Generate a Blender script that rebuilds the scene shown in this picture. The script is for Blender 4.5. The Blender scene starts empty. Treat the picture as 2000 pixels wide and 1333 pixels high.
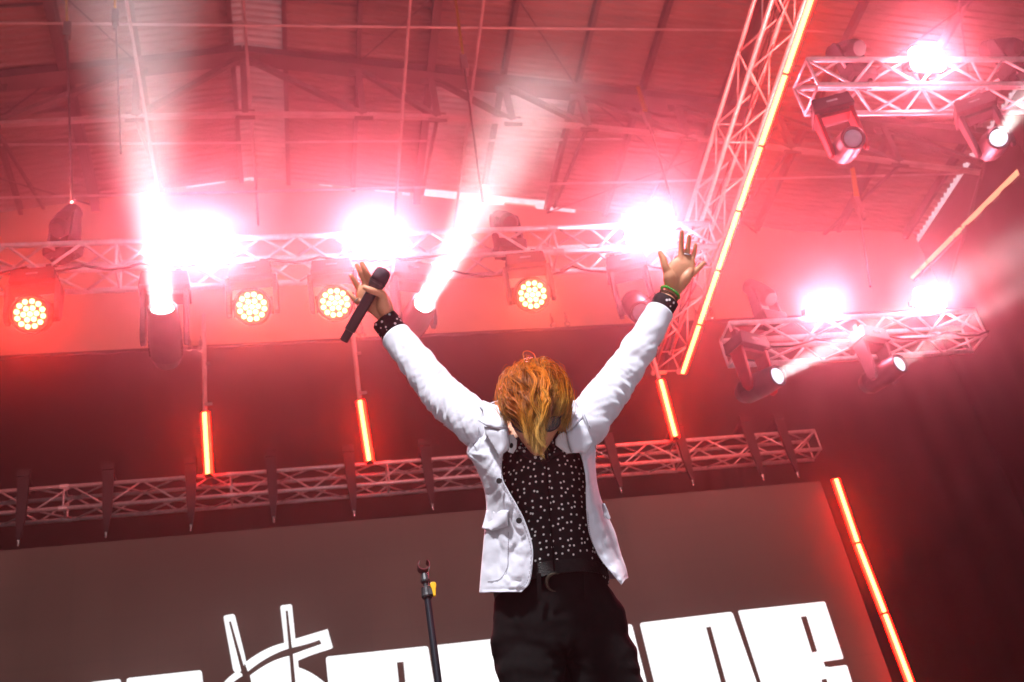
import bpy, bmesh, math, random
from mathutils import Vector as V, Matrix as M, noise
random.seed(7)
R_ = math.radians
# ------------------------------------------------------------------ camera
FPX = 2198.0
_p, _r, _y = .5954, .1984, .2549
_h = V((math.sin(_y), math.cos(_y), 0))
CF = _h * math.cos(_p) + V((0, 0, math.sin(_p)))
_R0 = V((math.cos(_y), -math.sin(_y), 0)); _U0 = _R0.cross(CF)
CR = _R0 * math.cos(_r) - _U0 * math.sin(_r)
CU = _R0 * math.sin(_r) + _U0 * math.cos(_r)
CO = V((0, 0, -.1))
sc = bpy.context.scene
COL = sc.collection
cd = bpy.data.cameras.new('camera'); cam = bpy.data.objects.new('camera', cd); COL.objects.link(cam)
cam.matrix_world = M(((CR.x, CU.x, -CF.x, CO.x), (CR.y, CU.y, -CF.y, CO.y), (CR.z, CU.z, -CF.z, CO.z), (0, 0, 0, 1)))
cd.lens = FPX / 2000 * 36; cd.sensor_width = 36; cd.clip_end = 500; cd.clip_start = .05
cd.dof.use_dof = True; cd.dof.focus_distance = 3.15; cd.dof.aperture_fstop = 7.0
sc.camera = cam
sc.view_settings.view_transform = 'Standard'; sc.view_settings.look = 'None'
sc.view_settings.exposure = .3; sc.view_settings.gamma = 1
# ------------------------------------------------------------------ sky and sun: daylight from behind the camera, through the open front
SUN_EL, SUN_AZ = R_(52), R_(200)       # azimuth measured clockwise from +Y
w = bpy.data.worlds.new('World'); sc.world = w; w.use_nodes = True
nt = w.node_tree; bg = nt.nodes['Background']
sky = nt.nodes.new('ShaderNodeTexSky'); sky.sky_type = 'NISHITA'; sky.sun_disc = False
sky.sun_elevation = SUN_EL; sky.sun_rotation = SUN_AZ
nt.links.new(sky.outputs[0], bg.inputs[0]); bg.inputs[1].default_value = .05
sd = bpy.data.lights.new('sun', 'SUN'); sun = bpy.data.objects.new('sun', sd); COL.objects.link(sun)
sd.energy = 4.8; sd.angle = R_(5); sd.color = (.95, .95, 1)
sdir = V((math.sin(SUN_AZ) * math.cos(SUN_EL), math.cos(SUN_AZ) * math.cos(SUN_EL), math.sin(SUN_EL)))
sun.rotation_euler = sdir.to_track_quat('Z', 'Y').to_euler(); sun.location = sdir * 40
# ------------------------------------------------------------------ render settings that belong to the scene
cy = sc.cycles
cy.use_denoising = True; cy.volume_bounces = 0; cy.max_bounces = 4; cy.diffuse_bounces = 1; cy.glossy_bounces = 2
cy.transmission_bounces = 3; cy.transparent_max_bounces = 6
cy.sample_clamp_indirect = 4; cy.sample_clamp_direct = 0; cy.caustics_reflective = False; cy.caustics_refractive = False
cy.use_light_tree = True

# ------------------------------------------------------------------ helpers
def P(x, y, d):                        # a point d metres deep along the view, from its place in the 2000 px photograph
    return CO + (CR * (x - 1000) - CU * (y - 666.5) + CF * FPX) * (d / FPX)
def PY(x, y, Y):                       # the same, on the upright plane at depth Y of the stage
    d = CR * (x - 1000) - CU * (y - 666.5) + CF * FPX
    return CO + d * ((Y - CO.y) / d.y)
def tag(o, label=None, cat=None, group=None, kind=None):
    if label: o['label'] = label
    if cat: o['category'] = cat
    if group: o['group'] = group
    if kind: o['kind'] = kind
    return o
def thing(name, label, cat, loc=(0, 0, 0), mat=None, group=None):
    o = bpy.data.objects.new(name, None); COL.objects.link(o)
    o.empty_display_size = .1
    if mat is not None: o.matrix_world = mat
    else: o.location = loc
    return tag(o, label, cat, group)
def frame(loc, x=None, z=None, y=None):
    if z is not None and x is not None:
        z = V(z).normalized(); x = V(x); x = (x - z * x.dot(z)).normalized(); y = z.cross(x)
    elif y is not None and z is not None:
        y = V(y).normalized(); z = V(z); z = (z - y * z.dot(y)).normalized(); x = y.cross(z)
    elif x is not None and y is not None:
        x = V(x).normalized(); y = V(y); y = (y - x * y.dot(x)).normalized(); z = x.cross(y)
    m = M((x, y, z)).transposed().to_4x4(); m.translation = V(loc); return m
def perp(d):
    d = d.normalized(); a = V((0, 0, 1)) if abs(d.z) < .9 else V((1, 0, 0))
    u = d.cross(a).normalized(); return u, d.cross(u).normalized()
class MB:
    def __init__(s): s.v = []; s.f = []; s.uv = {}
    def add(s, vs, fs):
        n = len(s.v); s.v += [V(q) for q in vs]; s.f += [tuple(n + i for i in f) for f in fs]; return n
    def box(s, c, d, mat=None):
        x, y, z = d[0] / 2, d[1] / 2, d[2] / 2; c = V(c)
        vs = [c + V((a * x, b * y, e * z)) for a in (-1, 1) for b in (-1, 1) for e in (-1, 1)]
        if mat: vs = [mat @ q for q in vs]
        s.add(vs, [(0, 1, 3, 2), (4, 6, 7, 5), (0, 4, 5, 1), (2, 3, 7, 6), (0, 2, 6, 4), (1, 5, 7, 3)]); return s
    def bar(s, a, b, w, h=None, up=None):
        a = V(a); b = V(b); d = (b - a).normalized(); h = h or w
        if up is not None: v_ = V(up); v_ = (v_ - d * v_.dot(d)).normalized(); u = d.cross(v_)
        else: u, v_ = perp(d)
        vs = [p + u * i * w / 2 + v_ * j * h / 2 for p in (a, b) for i, j in ((-1, -1), (1, -1), (1, 1), (-1, 1))]
        s.add(vs, [(3, 2, 1, 0), (4, 5, 6, 7), (0, 1, 5, 4), (1, 2, 6, 5), (2, 3, 7, 6), (3, 0, 4, 7)]); return s
    def tube(s, pts, r, n=8, cap=True, uvr=False):
        pts = [V(q) for q in pts]; m = len(pts); rs = r if isinstance(r, (list, tuple)) else [r] * m
        u, v_ = perp(pts[1] - pts[0]); vs = []
        for i, q in enumerate(pts):
            d = (pts[min(i + 1, m - 1)] - pts[max(i - 1, 0)]).normalized()
            u = (u - d * u.dot(d)).normalized(); v_ = d.cross(u)
            vs += [q + (u * math.cos(2 * math.pi * k / n) + v_ * math.sin(2 * math.pi * k / n)) * rs[i] for k in range(n)]
        fs = [(i * n + k, i * n + (k + 1) % n, (i + 1) * n + (k + 1) % n, (i + 1) * n + k) for i in range(m - 1) for k in range(n)]
        if cap: fs += [tuple(range(n - 1, -1, -1)), tuple((m - 1) * n + k for k in range(n))]
        s.add(vs, fs); return s
    def cyl(s, a, b, r, n=16, r2=None): return s.tube([a, b], [r, r if r2 is None else r2], n)
    def ball(s, c, r, n=10):
        c = V(c); rr = V(r) if hasattr(r, '__len__') else V((r, r, r)); vs = []; fs = []
        for i in range(n + 1):
            t = math.pi * i / n
            for k in range(n * 2):
                q = math.pi * k / n; vs.append(c + V((rr.x * math.sin(t) * math.cos(q), rr.y * math.sin(t) * math.sin(q), rr.z * math.cos(t))))
        for i in range(n):
            for k in range(n * 2): fs.append((i * 2 * n + k, (i + 1) * 2 * n + k, (i + 1) * 2 * n + (k + 1) % (2 * n), i * 2 * n + (k + 1) % (2 * n)))
        s.add(vs, fs); return s
    def prism(s, poly, d, mat=None):     # poly: list of 3d points, extruded by vector d
        n = len(poly); vs = [V(q) for q in poly] + [V(q) + V(d) for q in poly]
        if mat: vs = [mat @ q for q in vs]
        s.add(vs, [tuple(range(n - 1, -1, -1)), tuple(range(n, 2 * n))] + [(i, (i + 1) % n, n + (i + 1) % n, n + i) for i in range(n)]); return s
    def build(s, name, mat, parent=None, smooth=False, bevel=0, fix=True):
        me = bpy.data.meshes.new(name); me.from_pydata(s.v, [], s.f); me.materials.append(mat)
        if fix or smooth:
            bm = bmesh.new(); bm.from_mesh(me)
            if fix: bmesh.ops.recalc_face_normals(bm, faces=bm.faces)
            for f in bm.faces: f.smooth = smooth
            bm.to_mesh(me); bm.free()
        o = bpy.data.objects.new(name, me); COL.objects.link(o)
        if parent: o.parent = parent
        if bevel:
            b = o.modifiers.new('bevel', 'BEVEL'); b.width = bevel; b.segments = 2; b.limit_method = 'ANGLE'
        if smooth == 'auto':
            pass
        return o
def copy_tree(o, parent=None):
    c = o.copy(); COL.objects.link(c)
    if parent: c.parent = parent
    for ch in list(o.children): copy_tree(ch, c)
    return c
# ------------------------------------------------------------------ materials
def mat(name, col, rough=.6, metal=0, var=.15, vs=8, bump=0, bs=60, spec=.5, sheen=0, trans=0, sss=0):
    m = bpy.data.materials.new(name); m.use_nodes = True; nt = m.node_tree; b = nt.nodes['Principled BSDF']
    b.inputs['Roughness'].default_value = rough; b.inputs['Metallic'].default_value = metal
    b.inputs['Specular IOR Level'].default_value = spec; b.inputs['Sheen Weight'].default_value = sheen
    tc = nt.nodes.new('ShaderNodeTexCoord')
    n = nt.nodes.new('ShaderNodeTexNoise'); n.inputs['Scale'].default_value = vs; n.inputs['Detail'].default_value = 4
    nt.links.new(tc.outputs['Object'], n.inputs['Vector'])
    r = nt.nodes.new('ShaderNodeValToRGB'); r.color_ramp.elements[0].position = .3; r.color_ramp.elements[1].position = .7
    r.color_ramp.elements[0].color = [c * (1 - var) for c in col] + [1]; r.color_ramp.elements[1].color = [min(1, c * (1 + var)) for c in col] + [1]
    nt.links.new(n.outputs[0], r.inputs[0]); nt.links.new(r.outputs[0], b.inputs['Base Color'])
    if bump:
        n2 = nt.nodes.new('ShaderNodeTexNoise'); n2.inputs['Scale'].default_value = bs; n2.inputs['Detail'].default_value = 3
        nt.links.new(tc.outputs['Object'], n2.inputs['Vector'])
        bp = nt.nodes.new('ShaderNodeBump'); bp.inputs['Strength'].default_value = bump; bp.inputs['Distance'].default_value = .01
        nt.links.new(n2.outputs[0], bp.inputs['Height']); nt.links.new(bp.outputs[0], b.inputs['Normal'])
    if sss:
        b.inputs['Subsurface Weight'].default_value = sss; b.inputs['Subsurface Radius'].default_value = (.01, .004, .002); b.inputs['Subsurface Scale'].default_value = 1
    if trans:
        t = nt.nodes.new('ShaderNodeBsdfTranslucent'); nt.links.new(r.outputs[0], t.inputs[0]); x = nt.nodes.new('ShaderNodeMixShader'); x.inputs[0].default_value = trans
        out = nt.nodes['Material Output']; nt.links.new(b.outputs[0], x.inputs[1]); nt.links.new(t.outputs[0], x.inputs[2]); nt.links.new(x.outputs[0], out.inputs[0])
    return m
def emis(name, col, st):
    m = bpy.data.materials.new(name); m.use_nodes = True; b = m.node_tree.nodes['Principled BSDF']
    b.inputs['Base Color'].default_value = (*[min(1, c) * .5 for c in col], 1); b.inputs['Emission Color'].default_value = (*col, 1); b.inputs['Emission Strength'].default_value = st
    b.inputs['Roughness'].default_value = .4
    return m
ALU = mat('aluminium', (.78, .77, .77), .38, .3, .12, 20)
STEEL = mat('painted_steel', (.16, .15, .15), .55, .2, .2, 3)
STEEL_L = mat('galvanised_steel', (.5, .5, .5), .5, .3, .2, 3)
SHEET = mat('roof_sheet_metal', (.31, .27, .25), .55, .1, .25, .6, .1, 5)
SKYL = mat('skylight_plastic', (.45, .43, .42), .5, 0, .15, 2, trans=.12)
CREAM = mat('cream_lining', (.66, .56, .44), .85, 0, .1, .7, .25, 3)
BLACKC = mat('black_cloth', (.014, .012, .012), .95, 0, .3, 1.5, .3, 4)
BLACK = mat('black_plastic', (.03, .03, .032), .45, 0, .3, 10, .05, 80)
BLACKM = mat('black_metal', (.04, .04, .042), .4, .3, .3, 10)
DGREY = mat('dark_grey_plastic', (.07, .07, .075), .5, 0, .2, 10)
SILV = mat('silver_metal', (.75, .74, .72), .25, 1, .1, 30)
CONC = mat('concrete', (.25, .24, .23), .9, 0, .25, 2, .3, 30)
DECK = mat('stage_deck_plywood', (.035, .033, .032), .6, 0, .3, 3, .2, 40)
YEL = mat('yellow_strap', (.7, .45, .04), .7, 0, .15, 20)
ORG = mat('orange_mark', (.8, .15, .02), .7, 0, .1, 20)
REDM = mat('red_painted_metal', (.45, .02, .02), .45, .1, .15, 10)
GLASS = mat('lens_glass', (.55, .6, .75), .05, 0, .1, 20, spec=1)
E_BLIND = emis('blinder_lamp_glow', (1, .36, .43), 130)
E_BEAM = emis('beam_lens_glow', (.95, .97, 1), 14)
E_BEAM2 = emis('small_beam_lens_glow', (.8, .86, 1), 1.2)
E_DOT = emis('led_dot_glow', (1, .62, .24), 4.5)
E_FACE = emis('led_face_glow', (1, .05, .01), .9)
E_TUBE = emis('tube_core_glow', (1, .55, .15), 4.5)
E_TUBE2 = emis('tube_diffuser_glow', (1, .0025, .001), 70)
E_WHITE = emis('screen_white_pixels', (.93, .96, .97), 1.0)

def spot(parent, loc, direction, energy, col, size, blend=.2, rad=.05, name='lamp'):
    if name == 'beam_lamp':
        l = bpy.data.lights.new(name, 'AREA'); l.shape = 'DISK'; l.size = rad * 2; l.spread = size; l.energy = energy; l.color = col
        o = bpy.data.objects.new(name, l); COL.objects.link(o); o.parent = parent; o.location = loc
        o.rotation_euler = V(direction).to_track_quat('-Z', 'Y').to_euler(); return o
    l = bpy.data.lights.new(name, 'SPOT'); l.energy = energy; l.color = col; l.spot_size = size; l.spot_blend = blend; l.shadow_soft_size = rad
    o = bpy.data.objects.new(name, l); COL.objects.link(o); o.parent = parent; o.location = loc
    o.rotation_euler = V(direction).to_track_quat('-Z', 'Y').to_euler(); return o

# ------------------------------------------------------------------ ground, deck
tag(MB().box((0, 8, -1.65), (120, 120, .3)).build('ground', CONC), kind='structure')
mb = MB(); mb.box((0, 8.8, -.06), (18, 13, .12)); mb.box((0, 2.33, -.8), (17.9, .05, 1.36))
for i in range(9):
    for j in range(5): mb.box((-8.4 + i * 2.1, 2.6 + j * 3, -.81), (.06, .06, 1.38))
tag(mb.build('stage_deck', DECK), kind='structure')

# ------------------------------------------------------------------ the hall
RX, RZ, SL = -.22, 15.3, .17
XL, XR, YB, YF = -13.3, 12.95, 16.2, -2.8
def rz(x): return RZ - SL * abs(x - RX)
hall = thing('exhibition_hall', 'long metal roofed hall with trusses, purlins and a cream lined gable end wall', 'building', (0, YB, -1.5))
HO = V((0, YB, -1.5))
def hb(mb, name, m, parent=None, **k):
    mb.v = [q - HO for q in mb.v]; return mb.build(name, m, parent or hall, **k)
def sheet(x0, x1, y0, y1, pitch=.135, amp=.045, lift=0):
    mb = MB(); prof = []; y = y0
    while y < y1:
        prof += [(y, 0), (y + pitch * .35, 0), (y + pitch * .5, amp), (y + pitch * .85, amp)]; y += pitch
    prof = [(min(a, y1), b) for a, b in prof] + [(y1, 0)]
    xs = [x0, x1]; vs = []
    for x in xs: vs += [(x, a, rz(x) + .06 + b + lift) for a, b in prof]
    n = len(prof); mb.add(vs, [(i, i + 1, n + i + 1, n + i) for i in range(n - 1)])
    return mb
PURL = [-12.2, -11, -9.8, -8.6, -7.4, -6.2, -5, -4.3, -3.0, -1.9, -.42, .45, 1.66, 2.87, 4.12, 5.4, 6.53, 7.95, 9.6, 11.2, 12.6]
cols = [XL, -9.8, -7.4, -5, -3.0, -.42, RX, .45, 1.66, 2.87, 5.4, 7.95, 9.6, XR]
for a, b in zip(cols[:-1], cols[1:]):
    if a in (-.42, RX):
        hb(sheet(a, b, YF, 7.9), 'roof_sheet', SHEET); o = hb(sheet(a, b, 7.9, YB - .05), 'skylight_strip', SKYL)
        o['label'] = 'paler translucent sheets along the ridge'
    elif a == 2.87:
        hb(sheet(a, b, YF, 12.95), 'roof_sheet', SHEET); o = hb(sheet(a, b, 12.95, 16.0), 'skylight_panel', SKYL)
        o['label'] = 'bright translucent ribbed panel right of the ridge'
    else:
        hb(sheet(a, b, YF, YB - .05, lift=random.choice((0, .004))), 'roof_sheet', SHEET)
for x in PURL:
    mb = MB(); z = rz(x) - .02
    yc, yl = (YF + YB) / 2, YB - YF
    if x in (-3.0, 2.87, 7.95, -8.6): mb.box((x, yc, z - .15), (.09, yl, .18)); mb.box((x, yc, z - .25), (.14, yl, .02))
    mb.box((x, yc, z), (.02, yl, .16)); mb.box((x + .03, yc, z + .07), (.07, yl, .012)); mb.box((x + .03, yc, z - .08), (.07, yl, .012))
    hb(mb, 'purlin', STEEL)
for ty in (2.9, 7.9, 12.9):
    tr = MB()
    xs = [XL, -10.6, -8.4, -6.1, -4.0, -1.9, RX, 1.66, 2.87, 4.12, 5.4, 7.1, 8.9, 10.8, XR]
    def lz(x): return 13.62 - .012 * (x - RX) ** 2 if abs(x - RX) < 7 else 13.62 - .588 - .19 * (abs(x - RX) - 7)
    for a, b in ((XL, RX), (RX, XR)):
        tr.bar((a, ty, rz(a) - .2), (b, ty, rz(b) - .2), .16, .2, (0, 0, 1))
        tr.bar((a, ty, rz(a) - .33), (b, ty, rz(b) - .33), .30, .014, (0, 0, 1))
    o = hb(tr, 'roof_truss', STEEL)
    lc = MB()
    for a, b in zip(xs[:-1], xs[1:]): lc.bar((a, ty, lz(a)), (b, ty, lz(b)), .08, .07, (0, 0, 1))
    c = hb(lc, 'lower_chord', STEEL_L, o)
    wb = MB()
    for i, x in enumerate(xs):
        if 0 < i < len(xs) - 1: wb.bar((x, ty, rz(x) - .28), (x, ty, lz(x)), .10)
        wb.box((x, ty, rz(x) - .36), (.34, .03, .22)); wb.box((x, ty, lz(x)), (.3, .03, .2))
    for i in range(len(xs) - 1):
        a, b = (xs[i], xs[i + 1]) if xs[i] < RX else (xs[i + 1], xs[i])
        wb.bar((b, ty, rz(b) - .3), (a, ty, lz(a)), .085)
    hb(wb, 'truss_web', STEEL, o)
for (ty, tz) in ((14.3, 14.0), (11, 11.25), (12.6, 12.0), (9.6, 13.2)):
    pass
for x0, z0, x1, z1, y in ((-13.2, 14.42, 12.9, 14.2, 14.2), (-13.2, 12.95, 12.9, 13.0, 14.0), (-13.2, 13.9, 12.9, 13.75, 11.3)):
    mb = MB(); mb.tube([(x0, y, z0 - 0), (x1, y, z1)], .021, 8); hb(mb, 'tie_rod', STEEL_L)
for x, z in ((-1.75, 13.4), (RX, 14.6), (2.05, 13.0), (3.3, 13.9), (7.4, 12.8)):
    mb = MB(); mb.tube([(x, -2, z), (x + .1, YB - .1, z - .5)], .024, 8); hb(mb, 'bracing_pipe', STEEL_L)
for i, (x0, y0, x1, y1) in enumerate(((-5, 7.9, -1.9, 12.9), (-1.9, 7.9, -5, 12.9), (1.66, 7.9, 5.4, 12.9), (5.4, 7.9, 1.66, 12.9), (5.4, 12.9, 9.6, 16.1), (9.6, 12.9, 5.4, 16.1), (-7.4, 12.9, -3, 16.1), (-3, 12.9, -7.4, 16.1), (9.6, 7.9, 12.6, 12.9), (12.6, 7.9, 9.6, 12.9))):
    hb(MB().tube([(x0, y0, rz(x0) - .16), (x1, y1, rz(x1) - .16)], .016, 6), 'wind_brace', STEEL)
for x in (-3.95, -1.9, 2.87, 5.4, 7.1, 8.9, 10.8):
    hb(MB().bar((x, 12.9, 13.62 - .012 * x * x), (x + .1, 15.9, rz(x) - .2), .05), 'knee_brace', STEEL)
# gable wall with its upper edge open in places
def gtop(x): return rz(x) - .02
GAPS = [(-2.35, -2.1), (-1.42, -.7), (-.4, -.12), (1.05, 1.3), (2.1, 2.5), (2.62, 2.78), (2.95, 4.1), (4.25, 4.6), (5.2, 6.0), (6.9, 7.9), (10.9, 12.5), (12.65, 12.85)]
mb = MB()
edges = [XL]
for a, b in GAPS: edges += [a, b]
edges += [XR]
edges = sorted(set(edges + [RX]))
for a, b in zip(edges[:-1], edges[1:]):
    m_ = (a + b) / 2; gap = any(p <= m_ <= q for p, q in GAPS); dz = (-.035 + .025 * math.sin(a * 7)) if gap else .04
    mb.prism([(a, YB - .1, 10), (b, YB - .1, 10), (b, YB - .1, gtop(b) + dz), (a, YB - .1, gtop(a) + dz)], (0, .08, 0))
mb.box(((XL + XR) / 2, YB - .04, 4.25), (XR - XL, .1, 11.5))
hb(mb, 'gable_wall', CREAM)
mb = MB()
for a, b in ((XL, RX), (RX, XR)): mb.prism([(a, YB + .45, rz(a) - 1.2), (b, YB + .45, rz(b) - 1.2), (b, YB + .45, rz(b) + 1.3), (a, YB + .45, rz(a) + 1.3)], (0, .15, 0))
hb(mb, 'parapet', mat('white_parapet_paint', (.88, .88, .86), .8))  # unseen sunlit wall added behind the gable so that its gaps show white
mb = MB(); mb.box((XR + .6, 14.4, 13.2), (.15, 4.6, 2.6)); hb(mb, 'parapet', bpy.data.materials['white_parapet_paint'])  # the same added reflector, outside the gap on the right
# soft lining cloth low on the gable, its hem in folds
mb = MB(); NX, NZ = 180, 30; vs = []
for j in range(NZ + 1):
    for i in range(NX + 1):
        x = XL + .1 + (XR - XL - .2) * i / NX; t = j / NZ; z = 10.3 + 3.0 * t
        f = .22 * (1 - t) * noise.noise(V((x * .9 + t * .8, 3.1, t * 1.2))) + .05 * (1 - t) ** 2 * noise.noise(V((x * 3 - t * 2, 9.1, t * 3)))
        vs.append((x, YB - .3 + f, z))
mb.add(vs, [(j * (NX + 1) + i, j * (NX + 1) + i + 1, (j + 1) * (NX + 1) + i + 1, (j + 1) * (NX + 1) + i) for j in range(NZ) for i in range(NX)])
hb(mb, 'wall_lining', CREAM, smooth=True, fix=False)
mb = MB(); zs = rz(XR)
mb.box((XR + .05, 6.7, 5.755), (.1, 19, 14.51)); mb.box((XR + .05, 5.0, 12.9), (.1, 15.6, .3)); hb(mb, 'side_wall', mat('dark_side_wall', (.06, .05, .05), .8))

mb = MB(); mb.box((XL - .05, 4.6, 5.8), (.1, 23.2, 14.6)); hb(mb, 'side_wall', SHEET)

# ------------------------------------------------------------------ curtains
def curtain(name, a, b, z0, z1, amp, freq, label, m=BLACKC, seed=0, nx=220):
    a = V((*a, 0)); b = V((*b, 0)); L = (b - a).length; d = (b - a).normalized(); n = V((-d.y, d.x, 0)); mb = MB(); vs = []
    NZ = 14
    for j in range(NZ + 1):
        for i in range(nx + 1):
            s = L * i / nx; t = j / NZ
            off = amp * (.5 + .5 * (1 - t)) * (math.sin(s * freq + 1.5 * noise.noise(V((s * .7, seed, 0)))) + .6 * noise.noise(V((s * 2.3, seed, t))))
            vs.append(d * s + n * off + V((0, 0, z0 + (z1 - z0) * t)))
    mb.add(vs, [(j * (nx + 1) + i, j * (nx + 1) + i + 1, (j + 1) * (nx + 1) + i + 1, (j + 1) * (nx + 1) + i) for j in range(NZ) for i in range(nx)])
    t = thing(name, label, 'curtain', (a.x, a.y, 0))
    o = mb.build('cloth', m, t, smooth=True, fix=False); so = o.modifiers.new('thick', 'SOLIDIFY'); so.thickness = .006
    MB().tube([V((0, 0, z1)), d * L + V((0, 0, z1))], .03, 8).build('batten_pipe', BLACKM, t)
    return t
bc = curtain('back_curtain', (-9, 15), (12.6, 15), .02, 10.6, .03, 9, 'huge black backdrop curtain hanging below the cream gable wall behind all trusses', nx=500)
_c1 = PY(1782, 542, 14.8); _c2 = PY(2010, 315, 9.6)
t = curtain('side_curtain', (_c1.x, _c1.y), (_c2.x, _c2.y), .02, (_c1.z + _c2.z) / 2 - .12, .02, 8, 'black masking curtain along the far right side of the stage under a pale sloping pipe', seed=5)
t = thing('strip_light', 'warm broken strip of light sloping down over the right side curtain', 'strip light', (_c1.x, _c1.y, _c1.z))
E_GAP = emis('warm_strip_glow', (1, .62, .32), .75)  # emission stands in for daylight through a slit; there is no lamp
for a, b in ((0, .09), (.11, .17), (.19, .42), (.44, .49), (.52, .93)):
    q = _c2 - _c1; MB().tube([q * a, q * b], .04, 8).build('lamp_segment', E_GAP, t)
MB().bar(V((.03, 0, -.05)), (_c2 - _c1) + V((.03, 0, -.05)), .05, .05).build('rail', BLACKM, t)
curtain('wing_curtain', (9.4, 9.2), (8.2, 5.8), .02, 8.2, .05, 8, 'near black wing curtain in the lower right corner of the picture', seed=8)
for i, (x, y) in enumerate(((370, 681), (392, 682), (694, 655), (708, 655), (1080, 636), (1108, 633), (1335, 626), (1362, 622), (1392, 618))):
    q = PY(x, y, 14.95); t = thing('pipe_clamp', '%s pale metal clamp on the top pipe of the black backdrop' % ('first second third fourth fifth sixth seventh eighth ninth'.split()[i] + ' from left'), 'clamp', q, group='clamps on the backdrop pipe')
    mb = MB(); mb.tube([(.045 * math.cos(k), 0, .045 * math.sin(k)) for k in [j * .5 for j in range(12)]], .014, 6); mb.build('collar', SILV, t)
    MB().box((0, 0, .1), (.05, .05, .12)).cyl((0, 0, .15), (0, 0, .25), .012, 8).build('bolt', SILV, t)

# ------------------------------------------------------------------ trusses
def box_truss(label, L, s, bay, mat4, cr=.027, br=.0135, name='lighting_truss', joints=(), ph=0, group=None, ends=True):
    """local: runs along +X from 0 to L, cross-section s in Y and Z, corner (0,0,0)"""
    t = thing(name, label, 'truss', mat=mat4, group=group)
    for y, z in ((0, 0), (s, 0), (0, s), (s, s)):
        MB().tube([(0, y, z), (L, y, z)], cr, 12).build('chord', ALU, t, smooth=True)
    n = max(2, round(L / bay))
    b = L / n
    for k, (A, B) in enumerate((((0, 0), (0, s)), ((s, 0), (s, s)), ((0, 0), (s, 0)), ((0, s), (s, s)))):
        mb = MB()
        for i in range(n):
            p = (A, B) if (i + ph) % 2 == 0 else (B, A)
            mb.tube([(i * b, *p[0]), ((i + 1) * b, *p[1])], br, 6)
        for e in ([0, L] if ends else []): mb.tube([(e, *A), (e, *B)], br, 6)
        for j in joints: mb.tube([(j, *A), (j, *B)], br, 6)
        mb.build('lattice', ALU, t, smooth=True)
    for j in joints:
        for y, z in ((0, 0), (s, 0), (0, s), (s, s)): MB().cyl((j - .05, y, z), (j + .05, y, z), cr * 1.25, 10).build('coupler', ALU, t)
    return t
X_ = V((1, 0, 0)); Z_ = V((0, 0, 1)); Y_ = V((0, 1, 0))
# main front truss
box_truss('long aluminium box truss across the picture carrying the white blinders and round wash lights', 9.3, .3, .31, frame((-5.0, 8, 6.5), x=X_, z=Z_), joints=(1.7, 3.7, 5.7, 7.7))
box_truss('dim aluminium truss above the video screen, with dark hanging brackets', 12.1, .3, .42, frame((-4.6, 13, 6.86), x=X_, z=Z_), br=.012, joints=(2.0, 4.0, 6.0, 8.0, 10.0))
box_truss('short aluminium truss at the top right corner with one white blinder', 3.0, .34, .33, frame((4.86, 6.3, 6.9), x=X_, z=Z_), ph=1)
box_truss('short aluminium truss right of the raised open hand with two white blinders', 2.72, .3, .33, frame((4.42, 8.5, 5.62), x=X_, z=Z_))
# diagonal truss carrying the LED tubes
LD = V((-.03, .98, -.18)).normalized(); LP0 = V((6.23, 8.54, 9.61))
LU = V((0, 0, 1)); side = LD.cross(LU).normalized(); LUp = side.cross(LD).normalized()
TRO = LP0 - LD * 3.2 - side * .64 + LUp * .10
box_truss('diagonal aluminium truss running back from the top with red LED tubes along it', 8.0, .4, .5, frame(TRO, x=LD, y=side), cr=.028, br=.012, joints=(2, 4, 6, 8))
# cables tied along the diagonal truss
for k in range(3):
    q = [TRO + LD * (s * .35) + side * (.36 + .05 * math.sin(s * 1.3 + k * 2)) + LUp * (-.02 + .05 * math.sin(s * .9 + k)) for s in range(25)]
    o = MB().tube(q, .012, 6).build('power_cable', BLACK, smooth=True)
    tag(o, ('black cable looping tightly along the diagonal truss, inner one', 'black cable looping along the diagonal truss beside the tubes', 'black cable looping along the diagonal truss, slackest one')[k], 'cable', 'cables on the diagonal truss')

for i, (x0, x1, sag, lab) in enumerate(((-4.8, 1.2, .05, 'black cable slung in short loops along the left half of the long truss'), (.6, 4.2, .09, 'black cable slung in deeper loops along the right half of the long truss'), (4.5, 7.0, .07, 'black cable looping along the short right truss'))):
    yy, zz_ = ((8.0, 6.5), (8.3, 6.52), (8.5, 5.64))[i]; q = []; k = 0; x = x0
    while x < x1:
        L = random.uniform(.35, .75)
        for j in range(8): u = j / 8; q.append((x + L * u, yy - .03, zz_ + .02 - sag * 4 * u * (1 - u) * random.uniform(.85, 1.1)))
        x += L
    tag(MB().tube(q, .011, 6).build('power_cable', BLACK, smooth=True), lab, 'cable', 'cables along the trusses')
# ------------------------------------------------------------------ LED tubes
def led_tube(label, a, b, facing, group=None, w=.04):
    a = V(a); b = V(b); L = (b - a).length
    t = thing('led_tube', label, 'LED tube', mat=frame(a, z=b - a, x=V(facing).cross(b - a)), group=group)
    # local: z along tube, y = away from viewer side
    ydir = (t.matrix_world.to_3x3() @ V((0, 1, 0))); s = -1 if ydir.dot(V(facing)) > 0 else 1
    g = .012
    MB().box((0, s * .032, L / 2), (w * 1.15, .02, L - g)).build('housing', BLACKM, t)
    mb = MB(); n = 10; poly = [(w * .72 * math.cos(math.pi * i / n), -s * w * .45 * math.sin(math.pi * i / n) + s * .02, g) for i in range(n + 1)]
    mb.prism(poly, (0, 0, L - 2 * g)); mb.build('diffuser', E_TUBE2, t)
    MB().box((0, -s * (w * .45 - .02 + .002), L / 2), (w * .64, .006, L - 2.4 * g)).build('led_strip', E_TUBE, t)
    for z in (g * .6, L - g * .6): MB().box((0, s * .01, z), (w * 1.2, w * 1.1, .012)).build('end_cap', BLACKM, t)
    return t
ords = 'first second third fourth fifth sixth seventh eighth'.split()
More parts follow.
